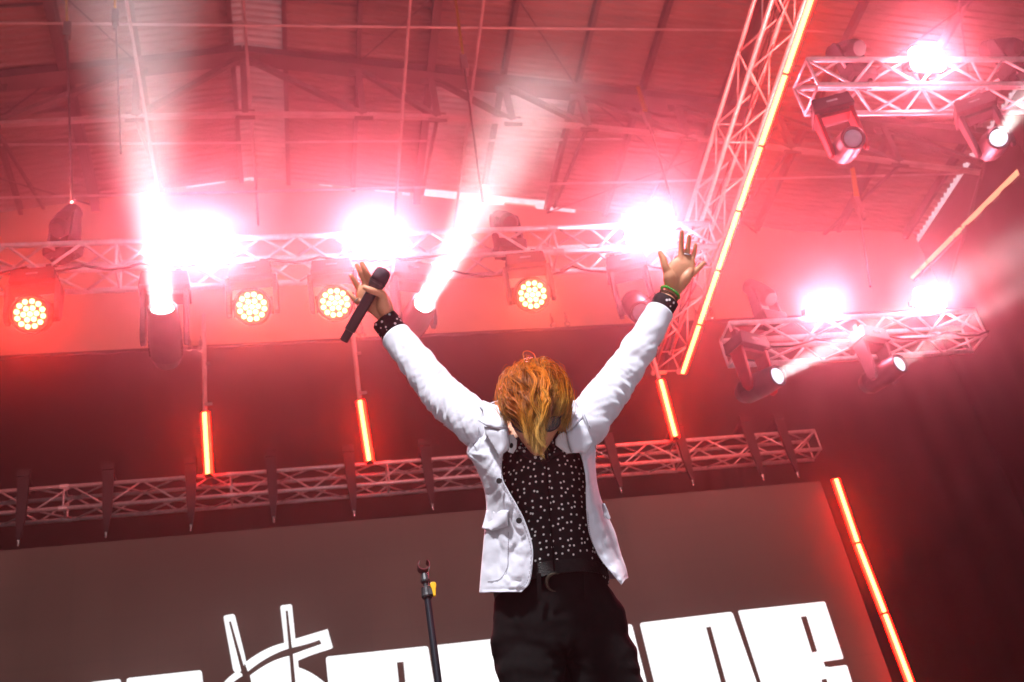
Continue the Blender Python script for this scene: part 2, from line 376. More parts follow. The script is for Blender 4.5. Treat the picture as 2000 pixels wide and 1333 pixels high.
for n in range(-1, 5):
    a = LP0 + LD * n * 1.035; b = LP0 + LD * (n + 1) * 1.035
    led_tube('glowing red LED tube on the diagonal truss, %s' % (['topmost, cut by the frame edge', 'second counting down', 'third counting down', 'fourth counting down', 'fifth counting down', 'lowest, ending in front of the dark curtain'][n + 1]), a, b, -CF, 'LED tubes along the diagonal truss', w=.085)
TB = [((400, 805), (407, 930), 'first from left of the tubes hanging before the dark curtain'), ((703, 782), (722, 904), 'hanging tube below the microphone hand'), ((1290, 742), (1320, 856), 'hanging tube below the diagonal truss')]
for (a, b, lab) in TB:
    pa = PY(*a, 12.8); pb = PY(*b, 12.8)
    led_tube('upright glowing red LED tube, ' + lab, pb, pa, -CF, 'upright tubes above the screen truss', w=.078)
    top = V((pa.x, pa.y, pa.z + 1.05))
    c = thing('hanging_pole', 'thin pale pole holding up the ' + lab.replace('first from left of the tubes hanging before the dark curtain', 'leftmost upright LED tube').replace('hanging tube', 'upright LED tube'), 'pole', pa, group='poles above the upright tubes')
    MB().cyl((0, .03, .0), (0, .03, 1.6), .03, 8).build('rod', STEEL_L, c)
    MB().box((.05, 0, .1), (.1, .05, .05)).build('clamp', SILV, c); MB().box((.05, 0, .75), (.06, .04, .05)).build('clamp', SILV, c)
for i, ((x0, y0), (x1, y1)) in enumerate((((1632, 935), (1675, 1062)), ((1675, 1062), (1728, 1199)), ((1728, 1199), (1784, 1348)))):
    led_tube('glowing red LED tube right of the video screen, ' + ('upper one', 'middle one', 'lowest one cut by the frame')[i], PY(x1, y1, 12.8), PY(x0, y0, 12.8), -CF, 'tubes stacked beside the screen', w=.072)
led_tube('glowing red LED tube at the foot of the column beside the screen, below the frame', PY(1784, 1348, 12.8) - V((0, 0, .98)), PY(1784, 1348, 12.8), -CF, 'tubes stacked beside the screen', w=.07)

# ------------------------------------------------------------------ blinders
PINK = (1, .11, .18)
def blinder(label, q, w, h, energy, yaw=0.0, pitch=-.35):
    fwd = V((math.sin(yaw) * math.cos(pitch), -math.cos(yaw) * math.cos(pitch), math.sin(pitch)))
    t = thing('blinder_light', label, 'stage light', mat=frame(q, y=-fwd, z=Z_), group='white blinder lights')
    mb = MB(); mb.box((0, .085, 0), (w - .12, .1, h - .12))
    for k in range(7): mb.box(((w - .14) * (k / 6 - .5), .14, 0), (.01, .05, h - .14))
    mb.build('housing', BLACKM, t)
    rp = []
    for sx, sz, a0 in ((1, 1, 0), (-1, 1, 90), (-1, -1, 180), (1, -1, 270)):
        for k in range(6): a = R_(a0 + 18 * k); rp.append((sx * (w / 2 - .07) + .07 * math.cos(a), .019, sz * (h / 2 - .07) + .07 * math.sin(a)))
    MB().prism(rp, (0, -.014, 0)).build('lamp_panel', E_BLIND, t)
    mb = MB(); mb.box((-w / 2 + .035, .12, 0), (.012, .14, .05)); mb.box((w / 2 - .035, .12, 0), (.012, .14, .05)); mb.box((0, .19, 0), (w - .06, .012, .05))
    mb.build('yoke', BLACKM, t)
    MB().box((0, .21, 0), (.05, .05, .05)).build('clamp', BLACKM, t)
    spot(t, (0, -.02, 0), (0, -1, 0), energy, PINK, R_(165), .6, .09)
    return t
BE = 980
for (x, y, Y, e, lab) in ((400, 476, 7.88, 1.0, 'leftmost white blinder on the long front truss, beside the tall light beam'), (735, 464, 7.88, 1.0, 'white blinder on the long truss above the microphone'), (1265, 448, 7.88, 1.0, 'white blinder on the long truss beside the open hand')):
    blinder(lab[0].upper() * 0 + 'dazzling ' + lab, PY(x, y, Y), .44, .34, BE * e)
for (x, y, Y, e, lab) in ((1812, 115, 6.15, .7, 'white blinder on the top right truss'), (1607, 600, 8.38, .7, 'white blinder on the short right truss, the left one of its two'), (1817, 583, 8.38, .5, 'white blinder on the short right truss, the right one of its two')):
    blinder(lab[0].upper() * 0 + 'dazzling ' + lab, PY(x, y, Y), .34, .24, BE * e)

# ------------------------------------------------------------------ moving heads
def head_fixture(name, label, kind, q, pan, tilt, group, up=False, red=False, lit=True, sz=1.0):
    """local: clamp top at origin, hangs along -Z, front -Y.  tilt turns the head about local X"""
    base = M.Rotation(pan, 4, 'Z')
    if up: base = M.Rotation(math.pi, 4, 'X') @ base
    t = thing(name, label, 'stage light', mat=M.Translation(V(q)) @ base @ M.Diagonal((sz, sz, sz, 1)), group=group)
    bodym = BLACK; ym = REDM if red else DGREY
    if kind == 'wash': bw, bh, bd, al, hr, hl = .34, .13, .22, .30, .165, .15
    else: bw, bh, bd, al, hr, hl = .34, .14, .26, .40, .12, .26
    mb = MB(); mb.prism([(-bw * .5, -bd / 2, -.06), (bw * .5, -bd / 2, -.06), (bw * .56, -bd / 2, -.06 - bh), (-bw * .56, -bd / 2, -.06 - bh)], (0, bd, 0))
    for sx in (-1, 1):
        for k in range(3): mb.box((sx * bw * .5, -bd * .3 + k * bd * .3, -.1), (.02, .02, .05))
    mb.build('base', bodym, t, bevel=.012)
    for x in (-.1, .1):
        mb = MB(); mb.box((x, 0, -.045), (.04, .12, .04)); mb.box((x, 0, 0), (.045, .06, .06)); mb.build('clamp', BLACKM, t)
    MB().box((0, -bd / 2 - .003, -.06 - bh * .5), (.1, .004, .02)).build('name_plate', SILV, t)
    mb = MB(); ax = hr + .035; z0 = -.06 - bh
    mb.box((0, 0, z0 - .02), (2 * ax, .12, .04))
    for sx in (-1, 1):
        mb.prism([(sx * ax - .02, -.085, z0 + .0), (sx * ax - .02, .085, z0 + .0), (sx * ax - .02, .06, z0 - al), (sx * ax - .02, .03, z0 - al - .06), (sx * ax - .02, -.03, z0 - al - .06), (sx * ax - .02, -.06, z0 - al)], (.04, 0, 0))
    mb.build('yoke', ym, t, bevel=.01)
    mb = MB(); n = 28
    prof = ([(hl * .8, .0), (hl * .8, .7), (hl * .55, .95), (0, 1.0), (-hl * .5, 1.0), (-hl * .62, .97), (-hl * .62, .88), (-hl * .5, .86), (-hl * .48, 0)] if kind == 'wash' else
            [(hl * 1.0, 0), (hl * 1.0, .75), (hl * .7, 1.0), (0, 1.05), (-hl * .6, .95), (-hl * .95, .9), (-hl * 1.0, .8), (-hl * .9, .72), (-hl * .88, 0)])
    vs = [(max(r, 1e-4) * hr * math.cos(2 * math.pi * k / n), y, max(r, 1e-4) * hr * math.sin(2 * math.pi * k / n)) for y, r in prof for k in range(n)]
    mb.add(vs, [(i * n + k, i * n + (k + 1) % n, (i + 1) * n + (k + 1) % n, (i + 1) * n + k) for i in range(len(prof) - 1) for k in range(n)])
    for k in range(5): mb.box((0, hl * (.1 + .12 * k), 0), (hr * 2.04, .008, hr * .9))
    hd = mb.build('head', bodym, t, smooth=False)
    hd.location = (0, 0, z0 - al + .02); hd.rotation_euler = (tilt, 0, 0)
    if kind == 'wash':
        mb = MB(); mb.cyl((0, -hl * .49, 0), (0, -hl * .53, 0), hr * .86, 28); mb.build('face_plate', E_FACE if lit else BLACK, hd)
        mb = MB(); pts = [(0, 0)] + [(.052 * math.cos(k * math.pi / 3), .052 * math.sin(k * math.pi / 3)) for k in range(6)] + [(.105 * math.cos((k + .5) * math.pi / 6), .105 * math.sin((k + .5) * math.pi / 6)) for k in range(12)]
        for a, b in pts: mb.tube([(a, -hl * .53, b), (a, -hl * .56, b), (a, -hl * .58, b)], [.0215, .0215, .012], 12)
        mb.build('led_lens', E_DOT if lit else GLASS, hd)
    else:
        mb = MB(); mb.ball((0, -hl * .86, 0), (hr * .70, .03, hr * .70), 10); mb.build('lens', {True: E_BEAM, 2: E_BEAM2, False: GLASS}[lit], hd, smooth=True)
    return t, hd
# four wash lights: heads look down to the pit
WRED = (1, .10, .05)
for i, (x, y, lab) in enumerate(((60, 600, 'leftmost, glowing reddest'), (493, 586, 'between the tall beam and the microphone'), (655, 578, 'partly behind the raised fingers and microphone'), (1040, 562, 'alone in mid truss above the orange hair'))):
    q = PY(x, y, 7.93); t, hd = head_fixture('wash_light', 'round wash light with amber LEDs, ' + lab, 'wash', (q.x, 8.02, q.z + .47), -.1, .6 + .03 * i, 'wash lights under the long truss', sz=1.02)
    spot(hd, (0, -.12, 0), (0, -1, 0), 110 if i else 200, WRED if i else (1, .03, .02), R_(130), .8, .1)
HBN = 'moving_head_light'
def beam(hd, tgt, energy, ang, col=(1, .93, .95), rad=.07, hl=.26, name='beam_lamp'):
    bpy.context.view_layer.update()
    inv = hd.matrix_world.inverted(); o = inv.to_3x3() @ (V(tgt) - hd.matrix_world.translation)
    return spot(hd, o.normalized() * (hl + .03), o, energy, col, ang, .12, rad, name)
def aim_head(q, tgt, kind='beam', up=False, **k):
    """place a fixture so that its head points at tgt; q is the head's centre"""
    q = V(q); d = (V(tgt) - q).normalized()
    off = .06 + (.14 if kind == 'beam' else .13) + (.40 if kind == 'beam' else .30) - .02
    off *= k.get('sz', 1)
    if not up:
        pan = math.atan2(d.x, -d.y); tilt = -math.asin(-d.z) if False else -math.asin(max(-1, min(1, -d.z)))
        org = q + V((0, 0, off))
    else:
        pan = -math.atan2(d.x, d.y); tilt = math.asin(-max(-1, min(1, d.z))) * 1.0; org = q - V((0, 0, off))
    t, hd = head_fixture(HBN, k['label'], kind, org, pan, 0, k.get('group'), up, k.get('red', False), k.get('lit', True), k.get('sz', 1))
    bpy.context.view_layer.update()
    # exact tilt: try a range and keep the best
    best = max(range(-90, 271, 3), key=lambda a: ((t.matrix_world.to_3x3() @ M.Rotation(R_(a), 3, 'X') @ V((0, -1, 0))).normalized()).dot(d))
    hd.rotation_euler = (R_(best), 0, 0); bpy.context.view_layer.update()
    return t, hd
g1 = 'moving heads under the long truss'
T1 = PY(262, 0, 5.2)
t, h1 = aim_head(PY(322, 655, 7.9), T1, label='moving head with a blazing white lens throwing the tall beam on the left', group=g1, sz=1.12); beam(h1, T1, 280, R_(25), rad=.085)
T2 = PY(1015, 250, 5.5)
t, h2 = aim_head(PY(812, 622, 8.0), T2, label='moving head right of the microphone throwing a beam up to the right', group=g1, sz=1.05); beam(h2, T2, 85, R_(18), rad=.08)
t, h3 = aim_head(PY(1245, 600, 8.05), PY(1700, 1200, 4), label='unlit moving head behind the raised white sleeve', group=g1, lit=False, sz=1.05)
g2 = 'moving heads under the short right truss'
T4 = PY(1700, 640, 7.2); t, h4 = aim_head(PY(1484, 752, 8.45), T4, label='red moving head with a small pale lens under the short right truss', group=g2, red=True, lit=2); beam(h4, T4, 60, R_(11), rad=.06)
T5 = PY(1935, 600, 7.2); t, h5 = aim_head(PY(1724, 732, 8.45), T5, label='dim moving head with a pale round lens under the middle of the short right truss', group=g2, lit=2, sz=.95); beam(h5, T5, 26, R_(11), rad=.06)
g3 = 'moving heads under the top right truss'
T6 = PY(1730, 195, 5.2); t, h6 = aim_head(PY(1655, 285, 6.3), T6, label='large red yoked moving head with a glass lens under the top right truss', group=g3, red=True, lit=False, sz=.95)
T7 = PY(2010, 190, 5.2); t, h7 = aim_head(PY(1940, 282, 6.3), T7, label='moving head at the right edge under the top right truss', group=g3, lit=2, sz=.95); beam(h7, T7, 2.5, R_(11), rad=.05)
# heads standing on top of the trusses, pointing away
UPR = (1, .13, .11)
g4 = 'moving heads standing on the trusses'
UPG = 1.15
for (x, y, Y, tx, lab, en) in ((128, 432, 8.15, -6, 'dark moving head standing on the far left of the long truss', 900), (985, 432, 8.15, 3, 'dark moving head standing tilted on the long truss near its middle', 900), (1484, 572, 8.65, 7, 'dark moving head standing on the left end of the short right truss', 900), (1652, 100, 6.45, 7, 'dark moving head standing on the left end of the top right truss', 700), (1955, 95, 6.45, 10, 'dark moving head standing on the top right truss at the picture edge', 500)):
    T = V((tx, 15, 14.5)); t, h = aim_head(PY(x, y, Y), T, up=True, label=lab, group=g4, lit=2, sz=.8)
    l = beam(h, T, en * UPG, R_(125), col=UPR, rad=.08, name='lamp'); l.data.spot_blend = .8  # red uplight added to these dark heads to light roof and gable

# ------------------------------------------------------------------ hoists and slings
def hoist(label, top, bot, strap, mid=None):
    top = V(top); bot = V(bot); t = thing('chain_hoist', label, 'hoist', bot, group='hoists and slings hung from the roof')
    r = top - bot
    MB().bar(r, r * (1 - strap) + V((0, 0, 0)), .07, .03).build('sling', YEL, t)
    k = r * (1 - strap); MB().box(k * .97, (.09, .09, .28)).tube([k * .97 - V((0, 0, .14)), k * .97 - V((0, 0, .26))], .03, 8).build('hook_block', STEEL, t)
    MB().tube([k * .94, V((0, 0, 0))], .014, 6).build('chain', STEEL, t)
hoist('yellow sling and chain running down to the long truss right of centre', PY(884, -40, 11.2), PY(943, 400, 8.4), .47)
hoist('dark sling and chain left of the diagonal truss', PY(1246, 170, 12.9), PY(1320, 420, 8.6), .35)
hoist('yellow sling and chain at the upper left over the standing moving head', PY(128, -60, 11.6), PY(140, 395, 8.4), .35)
hoist('dark sling right of the diagonal truss above the hanging red head', PY(1665, 330, 12.5), PY(1700, 560, 8.7), .4)
hoist('slim sling at the upper left between the purlins', PY(222, -60, 11.6), PY(236, 300, 9.9), .3)

# ------------------------------------------------------------------ screen
SY = 13.0
SX0, SX1, SZ0, SZ1 = -4.4, 7.31, .7, 6.36
scr = thing('video_screen', 'large dark LED video wall showing huge white block lettering behind the performer', 'screen', (0, SY, 0))
SO = V((0, SY, 0))
ms = bpy.data.materials.new('screen_dark_pixels'); ms.use_nodes = True; nt = ms.node_tree; b = nt.nodes['Principled BSDF']
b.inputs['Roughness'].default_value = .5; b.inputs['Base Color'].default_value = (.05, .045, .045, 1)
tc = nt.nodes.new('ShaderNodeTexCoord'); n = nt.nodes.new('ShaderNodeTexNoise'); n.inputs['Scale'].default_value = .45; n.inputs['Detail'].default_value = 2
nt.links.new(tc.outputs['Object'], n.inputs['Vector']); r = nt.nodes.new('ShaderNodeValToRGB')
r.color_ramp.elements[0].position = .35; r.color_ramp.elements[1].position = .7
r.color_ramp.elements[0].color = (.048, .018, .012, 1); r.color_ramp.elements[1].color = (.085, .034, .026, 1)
def panel_grid(nt, tc, src, dst, dark):
    mp = nt.nodes.new('ShaderNodeMapping'); mp.inputs['Rotation'].default_value = (R_(90), 0, 0); nt.links.new(tc.outputs['Object'], mp.inputs[0])
    bk = nt.nodes.new('ShaderNodeTexBrick'); bk.offset = 0; bk.inputs['Scale'].default_value = 1; bk.inputs['Brick Width'].default_value = .488; bk.inputs['Row Height'].default_value = .488; bk.inputs['Mortar Size'].default_value = .004
    bk.inputs['Color1'].default_value = (1, 1, 1, 1); bk.inputs['Color2'].default_value = (.93, .93, .93, 1); bk.inputs['Mortar'].default_value = (dark, dark, dark, 1); nt.links.new(mp.outputs[0], bk.inputs[0])
    mx = nt.nodes.new('ShaderNodeMix'); mx.data_type = 'RGBA'; mx.blend_type = 'MULTIPLY'; mx.inputs[0].default_value = 1; nt.links.new(bk.outputs[0], mx.inputs[6])
    if hasattr(src, 'links'): nt.links.new(src, mx.inputs[7])
    else: mx.inputs[7].default_value = src
    nt.links.new(mx.outputs[2], dst)
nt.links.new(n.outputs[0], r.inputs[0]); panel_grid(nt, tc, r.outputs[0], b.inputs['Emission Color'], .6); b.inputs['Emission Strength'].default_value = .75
_e = E_WHITE.node_tree; panel_grid(_e, _e.nodes.new('ShaderNodeTexCoord'), (.93, .96, .97, 1), _e.nodes['Principled BSDF'].inputs['Emission Color'], .8)
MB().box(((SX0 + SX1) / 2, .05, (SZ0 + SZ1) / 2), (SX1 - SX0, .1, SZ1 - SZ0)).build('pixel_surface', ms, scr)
mb = MB()
x = SX0
while x < SX1 + .1: mb.box((min(x, SX1), .14, (SZ0 + SZ1) / 2), (.05, .08, SZ1 - SZ0)); x += .976
mb.box(((SX0 + SX1) / 2, .16, SZ1 - .05), (SX1 - SX0, .08, .06)); mb.box(((SX0 + SX1) / 2, .16, SZ0 + .4), (SX1 - SX0, .08, .06)); mb.box((SX0 + .5, .16, SZ0 / 2), (.1, .1, SZ0)); mb.box((SX1 - .5, .16, SZ0 / 2), (.1, .1, SZ0)); mb.box((1.5, .16, SZ0 / 2), (.1, .1, SZ0))
mb.build('panel_frame', BLACKM, scr)
def glyph(name, loops, k=0, m=None):
    """flat lit shapes on the pixel surface; each loop is a list of photo points"""
    mb = MB()
    for poly in loops:
        q = [PY(a, b_, SY - .004 * (k + 1)) - SO for a, b_ in poly]
        n = len(q); mb.add(q, [tuple(range(n))])
    return mb.build(name, m or E_WHITE, scr, fix=False)
# word ROCHNE-style block letters read off the picture (their lower halves run on below the frame)
def rnd(pts, r=6):
    out = []
    n = len(pts)
    for i in range(n):
        p = V((*pts[i], 0)); a = V((*pts[i - 1], 0)); b_ = V((*pts[(i + 1) % n], 0))
        ra = min(r, (a - p).length * .4); rb = min(r, (b_ - p).length * .4); A = p + (a - p).normalized() * ra; B = p + (b_ - p).normalized() * rb
        for t in (0, .33, .67, 1): out.append(tuple(((A * (1 - t) + p * t) * (1 - t) + (p * (1 - t) + B * t) * t)[:2]))
    return out
def sy(x, base): return base - .108 * x      # the lettering's top slope on the picture
vx = lambda x, y, y0, s: x + s * (y - y0)
glyph('letter', [rnd([(176, 1333), (236, 1326), (240, 1420), (120, 1430)])])
glyph('letter', [rnd([(247, 1325), (394, 1309), (405, 1420), (250, 1436)])])
glyph('letter', [rnd([(636, 1283), (836, 1262), (862, 1420), (660, 1445), (640, 1325)])])
glyph('letter', [rnd([(848, 1261), (1002, 1244), (1030, 1400), (878, 1420)])])
glyph('letter', [rnd([(1010, 1243), (1234, 1219), (1275, 1380), (1030, 1405)])])
glyph('letter', [rnd([(1249, 1217), (1430, 1195), (1478, 1333), (1500, 1400), (1300, 1425)])])
glyph('letter', [rnd([(1441, 1193), (1611, 1175), (1648, 1287), (1612, 1294), (1616, 1304), (1654, 1299), (1668, 1345), (1690, 1410), (1515, 1430), (1490, 1345)], 4)])
for pts in ([(775, 1294), (788, 1293), (800, 1420), (788, 1422)], [(1379, 1226), (1388, 1224), (1418, 1333), (1440, 1400), (1429, 1402), (1408, 1333)], [(1564, 1205), (1575, 1204), (1596, 1273), (1586, 1275)], [(1604, 1328), (1614, 1326), (1640, 1400), (1628, 1402)], [(1608, 1293), (1655, 1286), (1657, 1297), (1612, 1303)]):
    glyph('letter_gap', [pts], 1, ms)
# the round emblem with rays
def arc(cx, cy, r, a0, a1, n=24): return [(cx + r * math.cos(R_(a0 + (a1 - a0) * i / n)), cy + r * math.sin(R_(a0 + (a1 - a0) * i / n))) for i in range(n + 1)]
glyph('emblem', [rnd([(436, 1203), (458, 1199), (481, 1292), (468, 1316), (456, 1312)], 5)], 1)
glyph('emblem', [rnd([(547, 1183), (570, 1180), (577, 1250), (567, 1266), (556, 1262)], 5)], 1)
def band(pa, pb): return pa + pb[::-1]
def bez(p0, p1, p2, n=14): return [tuple(((V((*p0, 0)) * (1 - t) + V((*p1, 0)) * t) * (1 - t) + (V((*p1, 0)) * (1 - t) + V((*p2, 0)) * t) * t)[:2]) for t in [i / n for i in range(n + 1)]]
top = bez((478, 1295), (520, 1262), (560, 1255)) + bez((577, 1248), (610, 1238), (640, 1229), 4)
upper = bez((484, 1312), (525, 1278), (568, 1266)) + bez((577, 1264), (605, 1258), (624, 1250), 4)
glyph('emblem', [top + [(650, 1265), (634, 1269), (624, 1250)] + upper[::-1][1:]], 1)
glyph('emblem', [bez((572, 1278), (600, 1268), (628, 1258), 6) + [(638, 1262), (650, 1266)] + bez((640, 1270), (610, 1278), (582, 1291), 6) + [(583, 1302)] + bez((583, 1304), (610, 1312), (640, 1338), 8) + [(660, 1370), (660, 1420), (600, 1420), (577, 1333)]], 0)
glyph('emblem', [bez((488, 1320), (530, 1287), (568, 1281)) + [(574, 1340), (580, 1420), (505, 1420), (494, 1345)]], 0)
glyph('emblem', [bez((462, 1312), (440, 1326), (425, 1350)) + [(400, 1420), (425, 1420)] + bez((440, 1350), (452, 1332), (478, 1318))], 0)
for pts in ([(447, 1215), (451, 1214), (481, 1318), (500, 1400), (494, 1402), (474, 1322)], [(558, 1194), (562, 1193), (570, 1262), (577, 1340), (582, 1400), (576, 1402), (570, 1340)]):
    glyph('emblem_gap', [pts], 2, ms)
# hanging brackets of the screen
BX = [-2.88, -1.95 + .0, -.97 + .05, .06, 1.05, 2.03, 3.0, 4.05, 5.2, 6.25, 6.8]
for i, x in enumerate([(36, 1066), (207, 1050), (373, 1036), (535, 1020), (692, 1008), (845, 994), (990, 978), (1213, 962), (1353, 947), (1490, 937), (1558, 932)]):
    q = PY(x[0], x[1], 12.93)
    t = thing('hanging_bracket', 'dark screen bracket with a pale hook tip, %s from left on the screen truss' % (ords + ['ninth', 'tenth', 'eleventh'])[i], 'bracket', q, group='brackets between screen and truss')
    MB().prism([(-.07, 0, .9), (.07, 0, .9), (.06, 0, .35), (.02, 0, .06), (-.02, 0, .06), (-.05, 0, .35)], (0, -.05, 0)).box((0, -.02, .95), (.14, .1, .1)).box((0, .2, .93), (.1, .4, .05)).build('arm', BLACKM, t)
    MB().tube([(0, -.02, .09), (0, -.03, .05), (0, -.02, .0)], [.008, .02, .012], 8).ball((0, -.02, -.01), .016, 6).build('hook', SILV, t)

#PERSON#
# ------------------------------------------------------------------ the performer
from mathutils.geometry import delaunay_2d_cdt
def px(p):
    q = V(p) - CO; z = q.dot(CF); return 1000 + FPX * q.dot(CR) / z, 666.5 - FPX * q.dot(CU) / z, z
def catmull(pts, m):
    n = len(pts); out = []
    for i in range(m + 1):
        t = i / m * (n - 1); k = min(int(t), n - 2); f = t - k
        p0, p1, p2, p3 = pts[max(k - 1, 0)], pts[k], pts[k + 1], pts[min(k + 2, n - 1)]
        r = [.5 * ((2 * b) + (-a + c) * f + (2 * a - 5 * b + 4 * c - d) * f * f + (-a + 3 * b - 3 * c + d) * f ** 3) for a, b, c, d in zip(p0, p1, p2, p3)]
        out.append(r)
    return out
def limb(mb, pts, rads, n=20, m=24, flat=1.0, ref=None, caps=True):
    """a smooth tapered limb; radii across and (x flat) along ref"""
    data = catmull([(*V(p), r) for p, r in zip(pts, rads)], m)
    P_ = [V(q[:3]) for q in data]; r_ = [q[3] for q in data]
    ref = V(ref) if ref is not None else CF; rings = []
    def ring(c, d, r):
        u = (ref - d * ref.dot(d)).normalized(); v_ = d.cross(u)
        return [c + v_ * math.cos(2 * math.pi * k / n) * r + u * math.sin(2 * math.pi * k / n) * r * flat for k in range(n)]
    for i in range(m + 1):
        d = (P_[min(i + 1, m)] - P_[max(i - 1, 0)]).normalized()
        if i == 0 and caps:
            for a in (80, 50, 25): rings.append(ring(P_[0] - d * r_[0] * math.sin(R_(a)) * min(1, flat + .2), d, r_[0] * math.cos(R_(a))))
        rings.append(ring(P_[i], d, r_[i]))
        if i == m and caps:
            for a in (25, 50, 80): rings.append(ring(P_[m] + d * r_[m] * math.sin(R_(a)) * min(1, flat + .2), d, r_[m] * math.cos(R_(a))))
    vs = [q for r in rings for q in r]
    fs = [(i * n + k, i * n + (k + 1) % n, (i + 1) * n + (k + 1) % n, (i + 1) * n + k) for i in range(len(rings) - 1) for k in range(n)]
    if caps: fs += [tuple(range(n - 1, -1, -1)), tuple((len(rings) - 1) * n + k for k in range(n))]
    mb.add(vs, fs); return rings
def loft(mb, rows, n=36, m=40, cap=True):
    """rows: (centre, half width, half depth) of level rings"""
    data = catmull([(*V(c), a, b) for c, a, b in rows], m); vs = []
    for q in data:
        c = V(q[:3])
        for k in range(n):
            t = 2 * math.pi * k / n; e = .85
            x = math.copysign(abs(math.cos(t)) ** e, math.cos(t)); y = math.copysign(abs(math.sin(t)) ** e, math.sin(t))
            vs.append(c + _R0 * x * q[3] + _h * y * q[4])
    fs = [(i * n + k, i * n + (k + 1) % n, (i + 1) * n + (k + 1) % n, (i + 1) * n + k) for i in range(m) for k in range(n)]
    if cap: fs += [tuple(range(n - 1, -1, -1)), tuple(m * n + k for k in range(n))]
    mb.add(vs, fs)
PO = V((.76, 2.86, 0))
man = thing('person', 'performer with orange hair, white blazer and dotted black shirt, both arms raised, holding a microphone', 'person', PO)
def pb(mb, name, m, parent=None, **k):
    mb.v = [q - PO for q in mb.v]; return mb.build(name, m, parent or man, **k)
def fused(mb, name, m, voxel, it=4, parent=None, disp=None):
    mb.v = [q - PO for q in mb.v]
    me = bpy.data.meshes.new('t'); me.from_pydata(mb.v, [], mb.f); o = bpy.data.objects.new('t', me); COL.objects.link(o)
    bm = bmesh.new(); bm.from_mesh(me); bmesh.ops.recalc_face_normals(bm, faces=bm.faces); bm.to_mesh(me); bm.free()
    r = o.modifiers.new('r', 'REMESH'); r.mode = 'VOXEL'; r.voxel_size = voxel
    s = o.modifiers.new('s', 'SMOOTH'); s.iterations = it; s.factor = .5
    bpy.context.view_layer.update()
    ev = o.evaluated_get(bpy.context.evaluated_depsgraph_get()); me2 = bpy.data.meshes.new_from_object(ev)
    bpy.data.objects.remove(o); me2.name = name; me2.materials.clear(); me2.materials.append(m)
    if disp:
        ns = [v.normal.copy() for v in me2.vertices]
        for v, n_ in zip(me2.vertices, ns): v.co += n_ * disp(v.co + PO)
    for p in me2.polygons: p.use_smooth = True
    o = bpy.data.objects.new(name, me2); COL.objects.link(o); o.parent = parent or man; return o
# materials
SKIN = mat('skin', (.86, .39, .22), .48, 0, .10, 30, .06, 260, sss=.2)
LIP = mat('lips', (.42, .12, .10), .4, 0, .1, 40)
WCLOTH = mat('white_cotton', (.86, .86, .95), .85, 0, .03, 12, .05, 420, sheen=.3)
BTROU = mat('black_trousers_cloth', (.006, .005, .005), .95, 0, .25, 20, .2, 500, spec=.15)
LEATH = mat('black_leather', (.012, .011, .010), .5, 0, .3, 60, .4, 250, spec=.25)
def dotted(name, base, dot, scale, r, uv=True):
    m = bpy.data.materials.new(name); m.use_nodes = True; nt = m.node_tree; b = nt.nodes['Principled BSDF']; b.inputs['Roughness'].default_value = .75; b.inputs['Specular IOR Level'].default_value = .2
    tc = nt.nodes.new('ShaderNodeTexCoord'); vo = nt.nodes.new('ShaderNodeTexVoronoi'); vo.voronoi_dimensions = '2D' if uv else '3D'; vo.inputs['Scale'].default_value = scale; vo.inputs['Randomness'].default_value = .75
    nt.links.new(tc.outputs['UV' if uv else 'Object'], vo.inputs['Vector'])
    lt = nt.nodes.new('ShaderNodeMath'); lt.operation = 'LESS_THAN'; lt.inputs[1].default_value = r; nt.links.new(vo.outputs['Distance'], lt.inputs[0])
    mx = nt.nodes.new('ShaderNodeMix'); mx.data_type = 'RGBA'; nt.links.new(lt.outputs[0], mx.inputs[0]); mx.inputs[6].default_value = (*base, 1); mx.inputs[7].default_value = (*dot, 1)
    nt.links.new(mx.outputs[2], b.inputs['Base Color']); return m
DOTS = dotted('black_shirt_white_dots', (.010, .009, .010), (.92, .90, .88), 52, .155)
DOTS3 = dotted('black_cuff_white_dots', (.012, .010, .012), (.8, .78, .78), 66, .27, False)
DOTW = dotted('white_collar_black_dots', (.75, .72, .74), (.01, .01, .01), 36, .26, False)
# --- joints
SHL, SHR = P(952, 838, 3.14), P(1134, 838, 3.14)
ELL, ELR = P(852, 757, 3.30), P(1214, 733, 3.30)
WRL, WRR = P(757, 632, 3.46), P(1304, 585, 3.46)
# --- body: one continuous figure
mb = MB()
loft(mb, [(P(1092, 1250, 3.0), .14, .10), (P(1085, 1150, 3.05), .135, .095), (P(1074, 1050, 3.08), .135, .095), (P(1062, 950, 3.11), .145, .10), (P(1052, 880, 3.14), .15, .095), (P(1046, 838, 3.17), .12, .07), (P(1045, 818, 3.18), .065, .06)])
limb(mb, [P(1046, 870, 3.16), P(1046, 838, 3.14), P(1046, 800, 3.10)], [.062, .056, .055])
for s, e, w_, c in ((SHL, ELL, WRL, -1), (SHR, ELR, WRR, 1)):
    limb(mb, [s + (P(1045, 860, 3.14) - s) * .25, s, (s + e) / 2, e, (e + w_) / 2, w_], [.045, .046, .040, .034, .031, .0265])
hipL, hipR = P(1048, 1250, 3.01), P(1142, 1250, 3.01)
legs = []
for hp, kx, fx in ((hipL, .63, .60), (hipR, .86, .95)):
    th = P(1044 if kx < .8 else 1180, 1325, 2.972); kn = hp + (th - hp) * ((hp.z - .5) / (hp.z - th.z)); kn.x = kn.x * .6 + kx * .4
    an = V((fx, kn.y + .06, .09)); legs.append((hp, kn, an))
    limb(mb, [hp, (hp + kn) / 2, kn, (kn + an) / 2, an], [.072, .066, .050, .046, .036])
    limb(mb, [an - V((0, -.02, .03)), an + V((0, -.08, -.05)), an + V((0, -.16, -.06))], [.035, .036, .03], flat=.8)
